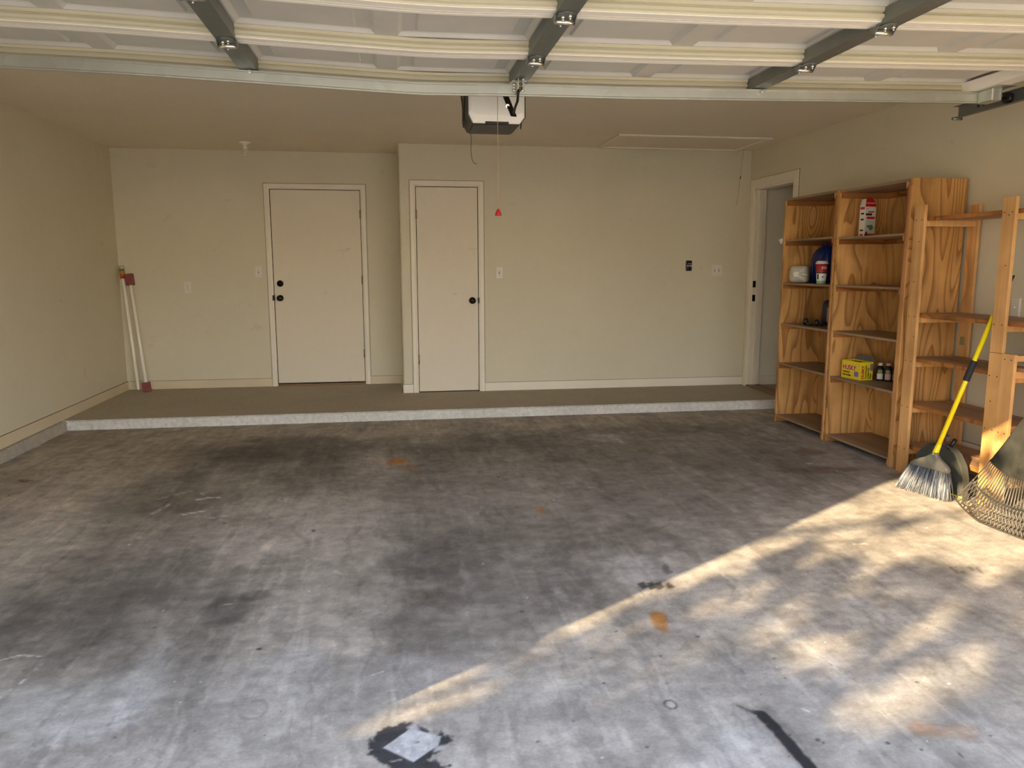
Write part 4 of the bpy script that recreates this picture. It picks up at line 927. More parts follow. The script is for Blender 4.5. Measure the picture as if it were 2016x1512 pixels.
# blue canister
t = thing('blue_canister', 'tall glossy blue plastic canister behind the paper cup', 'canister', (3.45, 6.035, z0))
b = bm_(); cx, cy = 3.45, 6.035
round_box(b, cx, cy, [(z0, 0.066, 0.118, 0, 0), (z0+0.012, 0.072, 0.124, 0, 0), (z0+0.19, 0.072, 0.124, 0, 0), (z0+0.24, 0.068, 0.114, 0, -0.004), (z0+0.275, 0.055, 0.088, 0, -0.016), (z0+0.300, 0.036, 0.050, 0, -0.03), (z0+0.308, 0.020, 0.028, 0, -0.035)], 36, 3.2); obj('canister_body', b, M['blue_plastic'], t)
for yy, tilt in ((0.055, -0.012), (0.005, -0.03), (-0.055, -0.045)):
    b = bm_(); tube(b, [(cx-0.0715, cy+yy, z0+0.03), (cx-0.074, cy+yy, z0+0.10), (cx-0.073, cy+yy+tilt*0.4, z0+0.18), (cx-0.062, cy+yy+tilt, z0+0.245)], [0.004, 0.006, 0.006, 0.003], 8); obj('moulded_rib', b, M['blue_plastic'], t)
b = bm_(); tube(b, [(cx, cy-0.06, z0+0.262), (cx-0.005, cy-0.05, z0+0.318), (cx, cy+0.01, z0+0.322), (cx, cy+0.045, z0+0.285)], 0.011, 10); obj('handle', b, M['blue_plastic'], t)
# red capped bottle hidden behind
t = thing('red_capped_bottle', 'small pale bottle with a red cap in the shadow behind the cup', 'bottle', (3.50, 5.60, z0))
b = bm_(); lathe(b, (3.50, 5.63, z0), (0, 0, 1), [(0.040, 0), (0.042, 0.01), (0.042, 0.17), (0.034, 0.20), (0.024, 0.205)], 24); obj('bottle_body', b, M['jug_plastic'], t)
b = bm_(); lathe(b, (3.50, 5.63, z0+0.205), (0, 0, 1), [(0.026, 0), (0.026, 0.045), (0.020, 0.05)], 20); obj('cap', b, M['box_red'], t)
# paper cup
cc = Vector((3.255, 5.735, z0))
t = thing('paper_cup', 'white paper coffee cup with red band and lid on the narrower unit', 'cup', cc)
def cupr(h): return 0.0335 + (0.0455-0.0335)*h/0.160
b = bm_(); hs = [0.0, 0.006, 0.026, 0.0262, 0.082, 0.0822, 0.094, 0.0942, 0.160]; lathe(b, cc, (0, 0, 1), [(cupr(h), h) for h in hs], 32, [2, 2, 0, 0, 0, 3, 0, 1]); 
obj('cup_body', b, [M['cup_white'], M['cup_red'], M['cup_green'], M['cup_brown']], t)
b = bm_(); lathe(b, cc+Vector((0, 0, 0.158)), (0, 0, 1), [(0.048, 0), (0.0485, 0.007), (0.046, 0.009), (0.043, 0.011), (0.041, 0.022), (0.036, 0.023), (0.035, 0.019), (0.004, 0.018)], 32); obj('lid', b, M['cup_white'], t)
vd = math.atan2(CAM.y-cc.y, CAM.x-cc.x)
def on_cup(off, zc):
    def fn(x, y, o):
        h = zc + y; r = cupr(h) + 0.0004 + o; a = vd + off + x/0.044; return cc + Vector((r*math.cos(a), r*math.sin(a), h))
    return fn
b2 = text_bm('STA', 0.026, on_cup(-0.05, 0.118), bold=0.02); b = bm_(); merge(b, b2); obj('lettering', b, M['ink_white'], t)
b = bm_()
for (o0, o1, h0, h1) in ((-0.72, -0.62, 0.112, 0.140),):
    pass
for (o0, o1, h0, h1, mi) in ((-0.92, -0.55, 0.036, 0.078, 0), (0.12, 0.42, 0.050, 0.060, 0)):
    vs = [[b.verts.new(cc + Vector(((cupr(h)+0.0006)*math.cos(vd+a), (cupr(h)+0.0006)*math.sin(vd+a), h))) for a in [o0+(o1-o0)*i/4 for i in range(5)]] for h in (h0, h1)]
    for i in range(4): _face(b, (vs[0][i], vs[0][i+1], vs[1][i+1], vs[1][i]), mi)
obj('printed_marks', b, M['ink_black'], t)
# black goggles and navy bottle on the middle shelf
z1 = 0.8625
t = thing('safety_goggles', 'black goggles with two round lobes on the narrower unit', 'goggles', (3.27, 5.87, z1))
b = bm_()
for yy in (5.985, 5.815):
    lathe(b, (3.285, yy, z1+0.0305), (-1, 0.25, 0.12), [(0.024, -0.012), (0.030, -0.006), (0.030, 0.010), (0.026, 0.014)], 24)
tube(b, [(3.283, 5.96, z1+0.020), (3.276, 5.93, z1+0.014), (3.272, 5.90, z1+0.013), (3.276, 5.87, z1+0.014), (3.283, 5.84, z1+0.020)], [0.014, 0.013, 0.012, 0.013, 0.014], 10); obj('frame', b, M['black_plastic'], t)
b = bm_()
for yy in (5.985, 5.815): lathe(b, (3.272, yy+0.004, z1+0.032), (-1, 0.25, 0.12), [(0.021, 0), (0.018, 0.005), (0.002, 0.008)], 20)
obj('lens', b, plain('dark_glossy_lens', (0.02, 0.02, 0.025), 0.08), t)
b = bm_(); tube(b, [(3.29, 6.015, z1+0.03), (3.31, 6.02, z1+0.012), (3.35, 5.97, z1+0.010), (3.365, 5.90, z1+0.010), (3.35, 5.83, z1+0.010), (3.31, 5.78, z1+0.012), (3.29, 5.786, z1+0.03)], 0.008, 8); obj('strap', b, M['black_plastic'], t)
t = thing('navy_bottle', 'dark navy squarish bottle in the shadow beside the black goggles', 'bottle', (3.46, 5.905, z1))
b = bm_(); round_box(b, 3.46, 5.905, [(z1, 0.05, 0.062, 0, 0), (z1+0.008, 0.054, 0.066, 0, 0), (z1+0.165, 0.054, 0.066, 0, 0), (z1+0.20, 0.045, 0.05, 0, 0), (z1+0.212, 0.022, 0.022, 0, 0)], 28, 5); obj('bottle_body', b, M['navy_plastic'], t)
b = bm_(); lathe(b, (3.46, 5.905, z1+0.212), (0, 0, 1), [(0.020, 0), (0.020, 0.022), (0.016, 0.025)], 18); obj('cap', b, M['navy_plastic'], t)
b = bm_(); box(b, 3.4045, 3.4058, 5.860, 5.872, z1+0.03, z1+0.15, 0.0003); obj('label_stripe', b, M['grey_button'], t)
# tall red and white carton on the top shelf
z2 = 1.5625
bx0, bx1, by0, by1 = 3.292, 3.388, 5.262, 5.318
rotb = Matrix.Rotation(0.16, 4, 'Z'); cb = Vector((bx0, by0, 0))
def rb(p): return cb + (rotb @ (Vector(p)-cb))
t = thing('lamp_carton', 'tall red and white carton with an open red flap on the wider unit', 'carton', (3.34, 5.29, z2))
def rbox(x0, x1, y0, y1, za, zb, mat, name, bev=0.0004):
    b = bm_(); box(b, x0, x1, y0, y1, za, zb, bev)
    for v in b.verts: v.co = rb(v.co)
    return obj(name, b, mat, t)
rbox(bx0, bx1, by0, by1, z2, z2+0.228, M['box_white'], 'carton_body')
rbox(bx0-0.0004, bx1+0.0004, by0-0.0006, by0+0.001, z2+0.215, z2+0.2282, M['box_red'], 'top_band'); rbox(bx0+0.004, bx1-0.002, by0-0.0008, by0, z2+0.0, z2+0.022, M['box_red'], 'bottom_band')
b = bm_(); prism(b, [(bx0+0.004, z2+0.228), (bx1, z2+0.228), (bx1-0.006, z2+0.258), (bx1-0.022, z2+0.278), (bx0+0.026, z2+0.278), (bx0+0.010, z2+0.262)], lambda p, tt: rb((p[0], by0+0.002+tt+(p[1]-z2-0.228)*0.35, p[1])), 0, 0.0012); obj('open_flap', b, M['box_red'], t)
b = bm_(); prism(b, [(by0+0.002, z2+0.228), (by1-0.004, z2+0.228), (by1-0.002, z2+0.27), (by0+0.012, z2+0.272)], lambda p, tt: rb((bx0+0.001+tt+(p[1]-z2-0.228)*0.3, p[0], p[1])), 0, 0.0012); obj('side_flap', b, M['box_white'], t)
rbox(bx0+0.016, bx1-0.008, by0-0.001, by0-0.0002, z2+0.126, z2+0.144, M['box_red'], 'red_stripe')
rbox(bx0+0.010, bx1-0.010, by0+0.0005, by0+0.0035, z2+0.239, z2+0.2425, M['ink_white'], 'white_line')
rbox(bx0+0.010, bx1-0.004, by0-0.0009, by0-0.0002, z2+0.026, z2+0.120, M['ink_sage'], 'pale_picture_panel')
b = bm_(); lathe(b, rb((bx0+0.058, by0-0.0006, z2+0.066)), rotb @ Vector((0, -1, 0)), [(0.020, 0), (0.020, 0.0008)], 20); box(b, 0, 0, 0, 0, 0, 0) if False else None; obj('picture', b, M['ink_green'], t)
rbox(bx0+0.020, bx0+0.052, by0-0.0014, by0-0.0004, z2+0.066, z2+0.082, M['ink_green'], 'picture'); rbox(bx0+0.012, bx0+0.028, by0-0.0014, by0-0.0004, z2+0.006, z2+0.034, M['ink_black'], 'picture')
rbox(bx0+0.006, bx0+0.062, by0-0.0012, by0-0.0004, z2+0.152, z2+0.168, M['ink_black'], 'picture'); rbox(bx0+0.024, bx0+0.080, by0-0.0011, by0-0.0003, z2+0.174, z2+0.182, M['ink_red'], 'printed_line'); rbox(bx0+0.012, bx0+0.030, by0-0.0011, by0-0.0003, z2+0.200, z2+0.203, M['ink_black'], 'printed_line')
rbox(bx0-0.0006, bx0, by0+0.006, by1-0.006, z2+0.196, z2+0.214, M['box_red'], 'side_print')
for q, zz in enumerate((0.008, 0.040, 0.118, 0.160)): rbox(bx0-0.0006, bx0, by0+0.010, by1-0.014, z2+zz, z2+zz+0.012, M['ink_black'] if q else M['ink_red'], 'side_print')
# yellow carton of bags
z3 = 0.5145
h0 = Vector((3.262, 5.150, z3)); yr = 0.10
ux = Vector((math.cos(yr), math.sin(yr), 0)); uy = Vector((-math.sin(yr), math.cos(yr), 0))
W_, D_, H_ = 0.110, 0.205, 0.134
def hy(a, c, z): return h0 + ux*a + uy*c + Vector((0, 0, z))
t = thing('bag_carton', 'yellow carton of clean-up bags with big red lettering on plywood shelf', 'carton', h0 + ux*W_/2 + uy*D_/2)
def hbox(bm, a0, a1, c0, c1, za, zb, mi=0):
    b2 = bmesh.new(); box(b2, a0, a1, c0, c1, za, zb, 0.0004)
    for v in b2.verts: v.co = hy(*v.co)
    merge(bm, b2, mi=mi)
b = bm_(); T_ = 0.0018
hbox(b, 0, W_, 0, T_, 0, H_); hbox(b, 0, W_, D_-T_, D_, 0, H_); hbox(b, 0, T_, T_, D_-T_, 0, H_); hbox(b, W_-T_, W_, T_, D_-T_, 0, H_); hbox(b, T_, W_-T_, T_, D_-T_, 0, T_)
obj('carton_body', b, M['box_yellow'], t)
b = bm_(); hbox(b, 0.004, W_-0.004, 0.004, D_-0.004, 0.004, H_-0.012); obj('folded_bags', b, M['box_inside'], t)
b = bm_(); prism(b, [(0.0, 0.0), (D_, 0.0), (D_-0.004, 0.085), (0.03, 0.080)], lambda p, tt: hy(W_-0.001+tt+p[1]*0.35, p[0], H_+p[1]*0.42), 0, 0.0014); obj('open_flap', b, M['box_inside'], t)
b = bm_(); merge(b, text_bm('HUSKY', 0.050, lambda x, y, o: hy(-0.0008-o, D_-0.014-x, 0.066+y), bold=0.03, sx=0.93)); obj('lettering', b, M['ink_red'], t)
b = bm_(); merge(b, text_bm('HUSKY', 0.050, lambda x, y, o: hy(-0.0003-o*0.3, D_-0.0145-x, 0.0655+y), bold=0.06, sx=0.93)); obj('lettering_outline', b, M['ink_white'], t)
b = bm_(); merge(b, text_bm('Contractor', 0.021, lambda x, y, o: hy(-0.0006-o, D_-0.012-x, 0.043+y), bold=0.02, sx=0.85)); merge(b, text_bm('Clean-Up Bags', 0.021, lambda x, y, o: hy(-0.0006-o, D_-0.012-x, 0.020+y), bold=0.02, sx=0.75)); obj('lettering', b, M['ink_black'], t)
b = bm_(); hbox(b, -0.0009, 0, 0.016, 0.062, 0.022, 0.060); obj('picture', b, M['ink_purple'], t)
b = bm_(); merge(b, text_bm('HUSKY', 0.031, lambda x, y, o: hy(0.034-y, -0.0008-o, 0.010+x), bold=0.035, sx=1.0)); obj('lettering', b, M['ink_red'], t)
b = bm_(); merge(b, text_bm('Contractor', 0.0215, lambda x, y, o: hy(0.056-y, -0.0008-o, 0.010+x), bold=0.02)); merge(b, text_bm('Clean-Up', 0.0215, lambda x, y, o: hy(0.076-y, -0.0008-o, 0.010+x), bold=0.02)); merge(b, text_bm('Bags', 0.0215, lambda x, y, o: hy(0.096-y, -0.0008-o, 0.010+x), bold=0.02)); obj('lettering', b, M['ink_black'], t)
b = bm_(); hbox(b, 0.086, W_-0.002, -0.0009, 0, 0.070, 0.120); obj('picture', b, M['ink_purple'], t)
# small bottles beside the yellow carton
for i, (x, y, hh, labm, capm, lab) in enumerate((
    (3.408, 5.128, 0.132, M['box_white'], M['box_white'], 'small dark bottle with white label touching the yellow carton'),
    (3.438, 5.079, 0.136, M['pink_label'], M['pink_label'], 'small dark bottle with pink and olive label, second from the yellow carton'),
    (3.466, 5.030, 0.140, M['olive'], M['ink_purple'], 'small dark bottle with olive label, farthest from the yellow carton'))):
    t = thing('small_bottle', lab, 'bottle', (x, y, z3), 'small bottles beside the yellow carton'); r = 0.0265
    b = bm_(); lathe(b, (x, y, z3), (0, 0, 1), [(r*0.92, 0), (r, 0.004), (r, hh*0.70), (r*0.7, hh*0.80), (r*0.5, hh*0.84)], 20); obj('bottle_body', b, M['black_plastic'], t)
    b = bm_(); lathe(b, (x, y, z3+hh*0.84), (0, 0, 1), [(r*0.62, 0), (r*0.62, hh*0.14), (r*0.45, hh*0.16)], 16); obj('cap', b, capm, t)
    b = bm_(); va = math.atan2(CAM.y-y, CAM.x-x)
    for (h0_, h1_, da, mi) in ((0.10*hh, 0.42*hh, 0.8, 0), (0.44*hh, 0.62*hh, 0.6, 1)):
        vs = [[b.verts.new((x+(r+0.0005)*math.cos(va+a), y+(r+0.0005)*math.sin(va+a), z3+h)) for a in [-da+2*da*k/6 for k in range(7)]] for h in (h0_, h1_)]
        for k in range(6): _face(b, (vs[0][k], vs[0][k+1], vs[1][k+1], vs[1][k]), mi)
    obj('label', b, [labm, M['olive']], t)
# clear pouch hanging by a strap, metal rod
t = thing('hanging_pouch', 'clear plastic pouch hanging by a white strap low in the wider unit', 'pouch', (3.43, 4.90, 0.38))
b = bm_(); tube(b, [(3.40, 4.678, 0.468), (3.405, 4.70, 0.45), (3.41, 4.722, 0.42), (3.412, 4.726, 0.34)], 0.0045, 8); obj('strap', b, M['cup_white'], t)
b = bm_(); round_box(b, 3.412, 4.726, [(0.225, 0.012, 0.014, 0, 0), (0.235, 0.020, 0.026, 0, 0), (0.265, 0.022, 0.030, 0, 0), (0.295, 0.018, 0.024, 0, 0), (0.330, 0.006, 0.008, 0, 0), (0.345, 0.004, 0.005, 0, 0)], 20, 3); obj('clear_bag', b, M['clear_plastic'], t)
b = bm_(); cyl(b, (3.40, 4.86, 0.068), (3.36, 4.66, 0.068), 0.0065, 8); cyl(b, (3.40, 4.86, 0.0685), (3.402, 4.872, 0.0695), 0.0085, 8); tag(obj('metal_rod', b, M['black_steel'], loc=(3.38, 4.76, 0.06)), 'short dark metal rod on the bottom board of the wider unit', 'rod')

# ================================================================== BROOM AND DUSTPAN
bb0, bb1 = Vector((2.925, 4.170, 0.004)), Vector((3.014, 3.842, 0.004))     # bristle line on the floor
hd = Vector((3.006, 3.972, 0.266)); he = Vector((3.2005, 3.852, 1.078))
t = thing('broom', 'yellow-handled broom with grey bristles leaning on the post rack', 'broom', (bb0+bb1)/2)
ax = (he-hd).normalized(); bc = Vector((3.004, 4.006, 0.176)); side = Vector((0.045, -0.29, 0.010)).normalized(); nrm = Vector((0, 0, 1)).cross(side).normalized(); nrm = -nrm if nrm.x > 0 else nrm
b = bm_(); tube(b, [hd-ax*0.01, he], [0.0135, 0.0125], 16); obj('handle', b, M['yellow_pole'], t)
b = bm_(); lathe(b, hd-ax*0.015, ax, [(0.0165, 0), (0.0175, 0.012), (0.0155, 0.05), (0.0138, 0.075)], 16); obj('ferrule', b, M['yellow_pole'], t)
g0 = hd + ax*((0.698-hd.z)/ax.z); g1 = hd + ax*((0.815-hd.z)/ax.z)
b = bm_(); tube(b, [g0, g0+ax*0.004, g1-ax*0.004, g1], [0.0165, 0.0178, 0.0178, 0.0165], 16); obj('grip', b, M['grip'], t)
# head: flared shell from the socket to a wide slot
b = bm_(); rows = []; dn_ = (bc-hd).normalized()
for f, w_, th, dr in ((0.0, 0.019, 0.018, 0), (0.16, 0.022, 0.018, 0), (0.36, 0.050, 0.019, 0), (0.54, 0.090, 0.022, 0), (0.72, 0.122, 0.024, 0), (0.88, 0.138, 0.025, 0), (1.0, 0.142, 0.025, 0), (1.12, 0.142, 0.025, 0)):
    c = hd + (bc-hd)*f; ring = []
    for k in range(28):
        a = 2*PI*k/28; ce, se = math.cos(a), math.sin(a); e = 0.62
        sag = 0.012*(abs(ce)**1.6)*(w_/0.142) if f > 0.3 else 0
        ring.append(b.verts.new(c + side*(w_*math.copysign(abs(ce)**e, ce)) + nrm*(th*math.copysign(abs(se)**e, se)) + dn_*sag))
    rows.append(ring)
for A, B in zip(rows, rows[1:]):
    for k in range(28):
        f = _face(b, (A[k], A[(k+1) % 28], B[(k+1) % 28], B[k])); f.smooth = True
_face(b, rows[-1]); _face(b, list(reversed(rows[0]))); obj('broom_head', b, M['grey_block'], t)
b = bm_(); rr = random.Random(2)
for i in range(760):
    f = rr.uniform(-1, 1); g = rr.uniform(-1, 1)
    p0 = bc + dn_*(0.012+0.010*abs(f)**1.6) + side*(0.138*f) + nrm*(0.020*g)
    tip = bb0 + (bb1-bb0)*(0.5+0.5*f) + nrm*(0.030*g+rr.uniform(-0.008, 0.008)) + Vector((0, 0, rr.uniform(0, 0.014)))
    tip += (bb1-bb0)*rr.uniform(-0.03, 0.03); tip.z = max(0.0015, tip.z)
    mid = (p0+tip)/2 + Vector((rr.uniform(-0.005, 0.005), rr.uniform(-0.005, 0.005), 0))
    tube(b, [p0, mid, tip], [0.0026, 0.0023, 0.0013], 4, True, 0 if rr.random() < 0.62 else (1 if rr.random() < 0.45 else 2))
br = obj('bristles', b, [M['bristle'], plain('pale_bristles', (0.34, 0.35, 0.36), 0.4), plain('dark_bristles', (0.05, 0.055, 0.07), 0.4)], t); br['kind'] = 'stuff'
# dustpan standing behind the broom
t = thing('dustpan', 'smoky clear dustpan standing upright behind the broom head', 'dustpan', (3.10, 4.02, 0))
dp0 = Vector((3.050, 4.230, 0.002)); dp1 = Vector((3.092, 3.862, 0.002)); dpc = (dp0+dp1)/2; ds = (dp1-dp0).normalized(); dn = Vector((0, 0, 1)).cross(ds); dn = -dn if dn.x < 0 else dn
up = (Vector((0, 0, 1)) + dn*0.16).normalized()
outl = [(-0.195, 0.0), (-0.185, 0.12), (-0.160, 0.205), (-0.105, 0.262), (-0.04, 0.288), (0.03, 0.285), (0.095, 0.250), (0.150, 0.19), (0.180, 0.12), (0.200, 0.0)]
b = bm_()
def dpt(p, o): return dpc + ds*p[0] + up*p[1] + dn*o
prism(b, outl, lambda p, tt: dpt(p, tt), 0.045, 0.049); obj('pan_back', b, M['smoke_plastic'], t)
b = bm_(); n_ = len(outl)
inner = [dpt(p, 0.047) for p in outl]; outer = [dpt((p[0]*1.04, p[1]*1.03), -0.012*(p[1]/0.288) + 0.0) for p in outl]; outer2 = [dpt((p[0]*1.055, p[1]*1.045), -0.012*(p[1]/0.288)) for p in outl]; in2 = [dpt((p[0]*1.015, p[1]*1.015), 0.047) for p in outl]
V = [[b.verts.new(q) for q in r] for r in (inner, outer, outer2, in2)]
for a, c in ((0, 1), (1, 2), (2, 3), (3, 0)):
    for i in range(n_-1): _face(b, (V[a][i], V[a][i+1], V[c][i+1], V[c][i]))
obj('rim', b, M['smoke_plastic'], t)
b = bm_(); tube(b, [dpt((0.03, 0.27), 0.02), dpt((0.045, 0.30), 0.015), dpt((0.06, 0.335), 0.015)], [0.014, 0.013, 0.011], 12); obj('clip_handle', b, M['black_plastic'], t)
b = bm_(); box(b, -0.195, 0.20, -0.004, 0.004, 0, 0.012) if False else None
tube(b, [dpt((-0.19, 0.006), 0.047), dpt((0.0, 0.004), 0.05), dpt((0.198, 0.006), 0.047)], 0.0055, 8); obj('rubber_lip', b, M['yellow_pole'], t)

# ================================================================== LEAF RAKE
RA = Vector((3.070, 3.372, 0.632)); RB = Vector((2.962, 3.231, 0.012))
V_ = (RA-RB).normalized(); Ls = Vector((-0.072, 1.0, 0.0)); U_ = (Ls - V_*Ls.dot(V_)).normalized(); Nn = U_.cross(V_)
if Nn.x > 0: Nn = -Nn
R0 = (RA-RB).length
def rk_p(r, th, o=0.0):
    return RA - V_*(r*math.cos(th)) + U_*(r*math.sin(th)) + Nn*o
t = thing('leaf_rake', 'big dusty black leaf rake head resting tines down beside the broom', 'rake', RB)
TH = 0.727; RI = R0*0.55; RT = R0*0.86
b = bm_(); K = 40; ths = [-TH + 2*TH*i/K for i in range(K+1)]
prof = [(0.03, 0.020), (0.08, 0.022), (0.16, 0.016), (0.25, 0.008), (RI-0.01, 0.004), (RI, 0.007), (RI+0.008, 0.007), (RI+0.010, 0.0)]
top = [[b.verts.new(rk_p(r, th, o + 0.02*math.cos(th/TH*PI/2)*(1-r/R0))) for th in ths] for r, o in prof]
bot = [[b.verts.new(rk_p(r, th, o-0.004 + 0.02*math.cos(th/TH*PI/2)*(1-r/R0))) for th in ths] for r, o in prof]
for G in (top, bot):
    for A, B in zip(G, G[1:]):
        for k in range(K):
            f = _face(b, (A[k], A[k+1], B[k+1], B[k])); f.smooth = True
for k in range(K): _face(b, (top[0][k], top[0][k+1], bot[0][k+1], bot[0][k])); _face(b, (top[-1][k], top[-1][k+1], bot[-1][k+1], bot[-1][k]))
for e in (0, K):
    for i in range(len(prof)-1): _face(b, (top[i][e], top[i+1][e], bot[i+1][e], bot[i][e]))
obj('fan_plate', b, M['rake_plastic'], t)
NT = 40
for i in range(NT):
    th = -TH + 2*TH*i/(NT-1); b = bm_()
    pts = [rk_p(RI, th, 0.002), rk_p(RT*0.92, th, 0.002), rk_p(RT, th, 0.0)]
    tube(b, pts, 0.0056, 6, scale2=0.5); obj('tine', b, M['rake_tine'], t)
b = bm_(); tube(b, [rk_p(R0*0.80, th, 0.007) for th in [-TH + 2*TH*k/40 for k in range(41)]], 0.0055, 6); obj('cross_brace', b, M['rake_plastic'], t)
# outer band: the tines curl over and criss-cross
b = bm_(); NL = 40
def band(s, th):  # s 0..1 across the band
    r = RT-0.055 + (R0+0.012-RT+0.055)*s; return rk_p(r, th, 0.003 + 0.012*s)
for i in range(NL):
    for sg in (-1, 1):
        a0_ = -TH + 2*TH*i/(NL-1); pts = []
        for k in range(6):
            s = k/5; a = a0_ + sg*0.075*s
            if abs(a) > TH: break
            p = band(s, a) + Nn*(0.002*sg); p.z = max(p.z, 0.003); pts.append(p)
        if len(pts) > 1: tube(b, pts, 0.0050, 5, scale2=0.5)
e0 = [band(1.0, -TH + 2*TH*k/40) for k in range(41)]
for p in e0: p.z = max(p.z, 0.003)
tube(b, e0, 0.0050, 6); tube(b, [band(s/5, TH) for s in range(6)], 0.0045, 6); tube(b, [band(s/5, -TH) for s in range(6)], 0.0045, 6)
obj('tip_lattice', b, M['rake_tine'], t)
b = bm_(); tube(b, [RA - V_*0.05 + Nn*0.012, RA + V_*0.10 + Nn*0.010], [0.020, 0.016], 14); obj('socket', b, M['rake_plastic'], t)
b = bm_(); pe = RA + V_*0.75 + Nn*0.010; tube(b, [RA + V_*0.06 + Nn*0.010, pe], [0.0125, 0.0125], 12); obj('handle', b, M['post_wood'], t)

# ---- dry leaves on the floor
def leaf(lab, u, v, s, mat, seed, z=0.001):
    p = at(u, v, 2, 0.0); rr = random.Random(seed); b = bm_(); n = 14; ring = []
    for k in range(n):
        a = 2*PI*k/n; r = s*(0.6+0.4*rr.random())*(1.0 if k % 2 else 0.75); ring.append(b.verts.new((p.x+r*math.cos(a), p.y+r*math.sin(a)*0.7, z+0.004+0.010*rr.random())))
    c = b.verts.new((p.x, p.y, z+0.001))
    for k in range(n): _face(b, (ring[k], ring[(k+1) % n], c))
    cyl(b, (p.x+s*0.5, p.y, z+0.004), (p.x+s*1.3, p.y+s*0.2, z+0.003), 0.0014, 5)
    tag(obj('dry_leaf', b, mat, loc=(p.x, p.y, 0)), lab, 'leaf')
leaf('brown crumpled leaf alone on the concrete near the left wall', 47, 948, 0.040, M['leaf'], 3)
leaf('pale curled leaf at the corner of the rake tines', 1903, 1003, 0.040, M['pale_leaf'], 5, 0.02)

# ================================================================== THE TREE OUTSIDE AND THE SUN
EL = math.radians(19.2); LD = Vector((0.836*math.cos(EL), 0.549*math.cos(EL), -math.sin(EL))).normalized()
lit = []   # gaps in the crown, named by the patch of floor each one lights: centre, half length along the sun, half width, strength
def gap_px(u0, v0, u1, v1, hw, s): lit.append((fl(u0, v0), fl(u1, v1), hw, s))
gap_px(1060, 1252, 1340, 1128, 0.045, 1.0)
gap_px(720, 1420, 945, 1312, 0.05, 1.0); gap_px(800, 1425, 935, 1360, 0.06, 0.95)
gap_px(950, 1385, 1130, 1300, 0.05, 0.75); gap_px(1330, 1222, 1480, 1160, 0.05, 0.7); gap_px(1500, 1245, 1660, 1155, 0.11, 0.72); gap_px(1640, 1325, 1790, 1235, 0.09, 0.8)
gap_px(1760, 1385, 1895, 1300, 0.11, 0.85); gap_px(1945, 1280, 2010, 1235, 0.08, 0.65); gap_px(1440, 1085, 1510, 1060, 0.06, 0.9)
gap_px(1500, 1040, 1780, 950, 0.16, 1.0); gap_px(1620, 1060, 1900, 985, 0.20, 0.95); gap_px(1740, 1090, 2016, 1040, 0.13, 0.95); gap_px(1880, 1095, 2100, 1085, 0.16, 1.0); gap_px(1740, 985, 1800, 965, 0.12, 1.0)
gap_px(1820, 1160, 1930, 1140, 0.05, 0.55); gap_px(1930, 1150, 2050, 1130, 0.07, 0.7); gap_px(600, 1495, 715, 1450, 0.025, 0.6); gap_px(1190, 1510, 1250, 1480, 0.03, 0.4)
gap_px(1160, 1275, 1260, 1225, 0.04, 0.6); gap_px(1360, 1270, 1470, 1215, 0.04, 0.5); gap_px(1850, 930, 2050, 930, 0.25, 0.75); gap_px(1900, 1000, 2200, 1000, 0.30, 1.0)
gap_px(1300, 1150, 1450, 1078, 0.07, 1.0); gap_px(1400, 1110, 1560, 1035, 0.10, 1.0); gap_px(1080, 1240, 1180, 1195, 0.06, 0.9); gap_px(1560, 1040, 1660, 1000, 0.14, 1.0); gap_px(1480, 1085, 1640, 1040, 0.09, 0.85); gap_px(1240, 1190, 1330, 1150, 0.05, 0.8); gap_px(1560, 1090, 1700, 1045, 0.10, 0.9); gap_px(700, 1440, 800, 1385, 0.035, 0.9)
gr = random.Random(21)
for k in range(110):
    u = gr.uniform(620, 2010); v = gr.uniform(1120, 1400); x, y = fl(u, v)
    # only on the sunny side of the door jamb's shade
    if (x+1.956)*0.549 - (y-1.07)*0.836 < 0.03: continue
    hl = gr.uniform(0.05, 0.16); lit.append(((x-0.836*hl, y-0.549*hl), (x+0.836*hl, y+0.549*hl), gr.uniform(0.012, 0.032), gr.uniform(0.4, 0.9)))
rr = random.Random(11)
def gap_at(x, y):
    g = 0.0
    for (x0, y0), (x1, y1), hw, s in lit:
        dx, dy = x1-x0, y1-y0; tt = max(0, min(1, ((x-x0)*dx+(y-y0)*dy)/(dx*dx+dy*dy))); d = math.hypot(x-x0-tt*dx, y-y0-tt*dy)
        g = max(g, s*max(0.0, min(1.0, 1.9-d/hw*0.85)))
    return g
tr = thing('exterior_tree', 'leafy tree outside the garage whose shade dapples the floor', 'tree', (-6.84, -1.53, -0.16), kind='structure')
b = bm_(); nleaf = 0; tries = 0
ldx, ldy = LD.x/math.hypot(LD.x, LD.y), LD.y/math.hypot(LD.x, LD.y)
while nleaf < 10200 and tries < 60000:
    tries += 1
    # a leaf is placed where its shade falls at (x, y) on the level of the floor
    if nleaf < 8400:
        x = rr.uniform(-1.2, 3.9); y = rr.uniform(1.0, 5.0)
    else: x = rr.uniform(-4.5, 5.5); y = rr.uniform(-3.0, 5.6)
    if rr.random() < gap_at(x, y)*1.0: continue
    dist = rr.uniform(7.2, 10.5); p = Vector((x, y, 0)) - LD*dist
    r = rr.uniform(0.035, 0.075); nx = Vector((rr.gauss(0, 1), rr.gauss(0, 1), rr.gauss(0, 1))).normalized()
    a = nx.orthogonal().normalized(); c = nx.cross(a)
    b.faces.new([b.verts.new(p + a*r*1.5), b.verts.new(p + c*r*0.8), b.verts.new(p - a*r*1.5), b.verts.new(p - c*r*0.8)]); nleaf += 1
fo_ = obj('foliage', b, M['tree_leaf'], tr); fo_['kind'] = 'stuff'
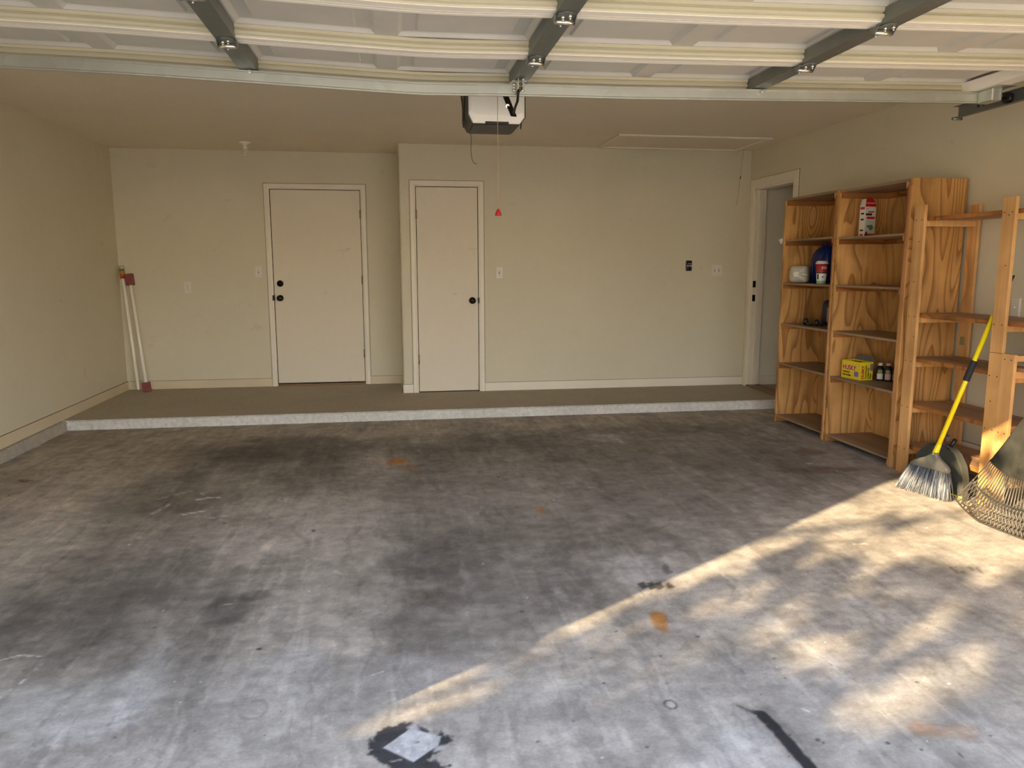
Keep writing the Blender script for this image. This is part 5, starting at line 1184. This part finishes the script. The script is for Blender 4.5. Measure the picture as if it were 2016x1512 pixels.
b = bm_(); tube(b, [(-6.84, -1.53, -0.16), (-6.80, -1.50, 1.2), (-6.9, -1.6, 2.2), (-6.75, -1.45, 3.2), (-6.7, -1.4, 4.2)], [0.22, 0.18, 0.15, 0.09, 0.03], 12)
for k in range(9):
    z = 1.7 + 0.24*k; a = k*2.4; tube(b, [(-6.84, -1.53, z), (-6.84+0.6*math.cos(a), -1.53+0.6*math.sin(a), z+0.5), (-6.84+1.2*math.cos(a), -1.53+1.2*math.sin(a), z+0.8)], [0.06, 0.035, 0.012], 7)
obj('trunk', b, M['bark'], tr)
su = bpy.data.lights.new('sun', 'SUN'); su.energy = 14.0; su.angle = math.radians(0.53); su.color = (1.0, 0.77, 0.46)
so = bpy.data.objects.new('sun', su); COL.objects.link(so); so.rotation_euler = LD.to_track_quat('-Z', 'Y').to_euler(); so.location = -LD*30

# ================================================================== SKY
w = bpy.data.worlds.new('sky'); S.world = w; w.use_nodes = True; nt = w.node_tree; bg = nt.nodes['Background']
tc = N(nt, 'ShaderNodeTexCoord'); sx = N(nt, 'ShaderNodeSeparateXYZ'); L(nt, tc.outputs['Generated'], sx.inputs[0])
# pale warm haze low down, blue overhead, dark tree line under the horizon band
L(nt, ramp(nt, sx.outputs['Z'], [(0.0, (1.0, 0.80, 0.52)), (0.05, (1.0, 0.85, 0.63)), (0.12, (0.84, 0.90, 0.98)), (0.24, (0.68, 0.77, 0.94)), (0.5, (0.43, 0.51, 0.68)), (1.0, (0.22, 0.29, 0.43))]), bg.inputs['Color'])
bg.inputs['Strength'].default_value = 5.0

# ================================================================== CAMERA AND OUTPUT
cd = bpy.data.cameras.new('camera'); cd.sensor_fit = 'HORIZONTAL'; cd.sensor_width = 36.0; cd.lens = F/2016*36.0; cd.clip_start = 0.02; cd.clip_end = 200
co = bpy.data.objects.new('camera', cd); COL.objects.link(co)
mt = Matrix((CR, CU, -CF)).transposed().to_4x4(); mt.translation = CAM; co.matrix_world = mt; S.camera = co
vs = S.view_settings; vs.view_transform = 'Standard'; vs.look = 'None'; vs.gamma = 1.0; vs.use_curve_mapping = False; vs.exposure = 0.57
S.cycles.max_bounces = 14; S.cycles.diffuse_bounces = 8; S.cycles.use_denoising = True; S.cycles.sample_clamp_indirect = 8.0
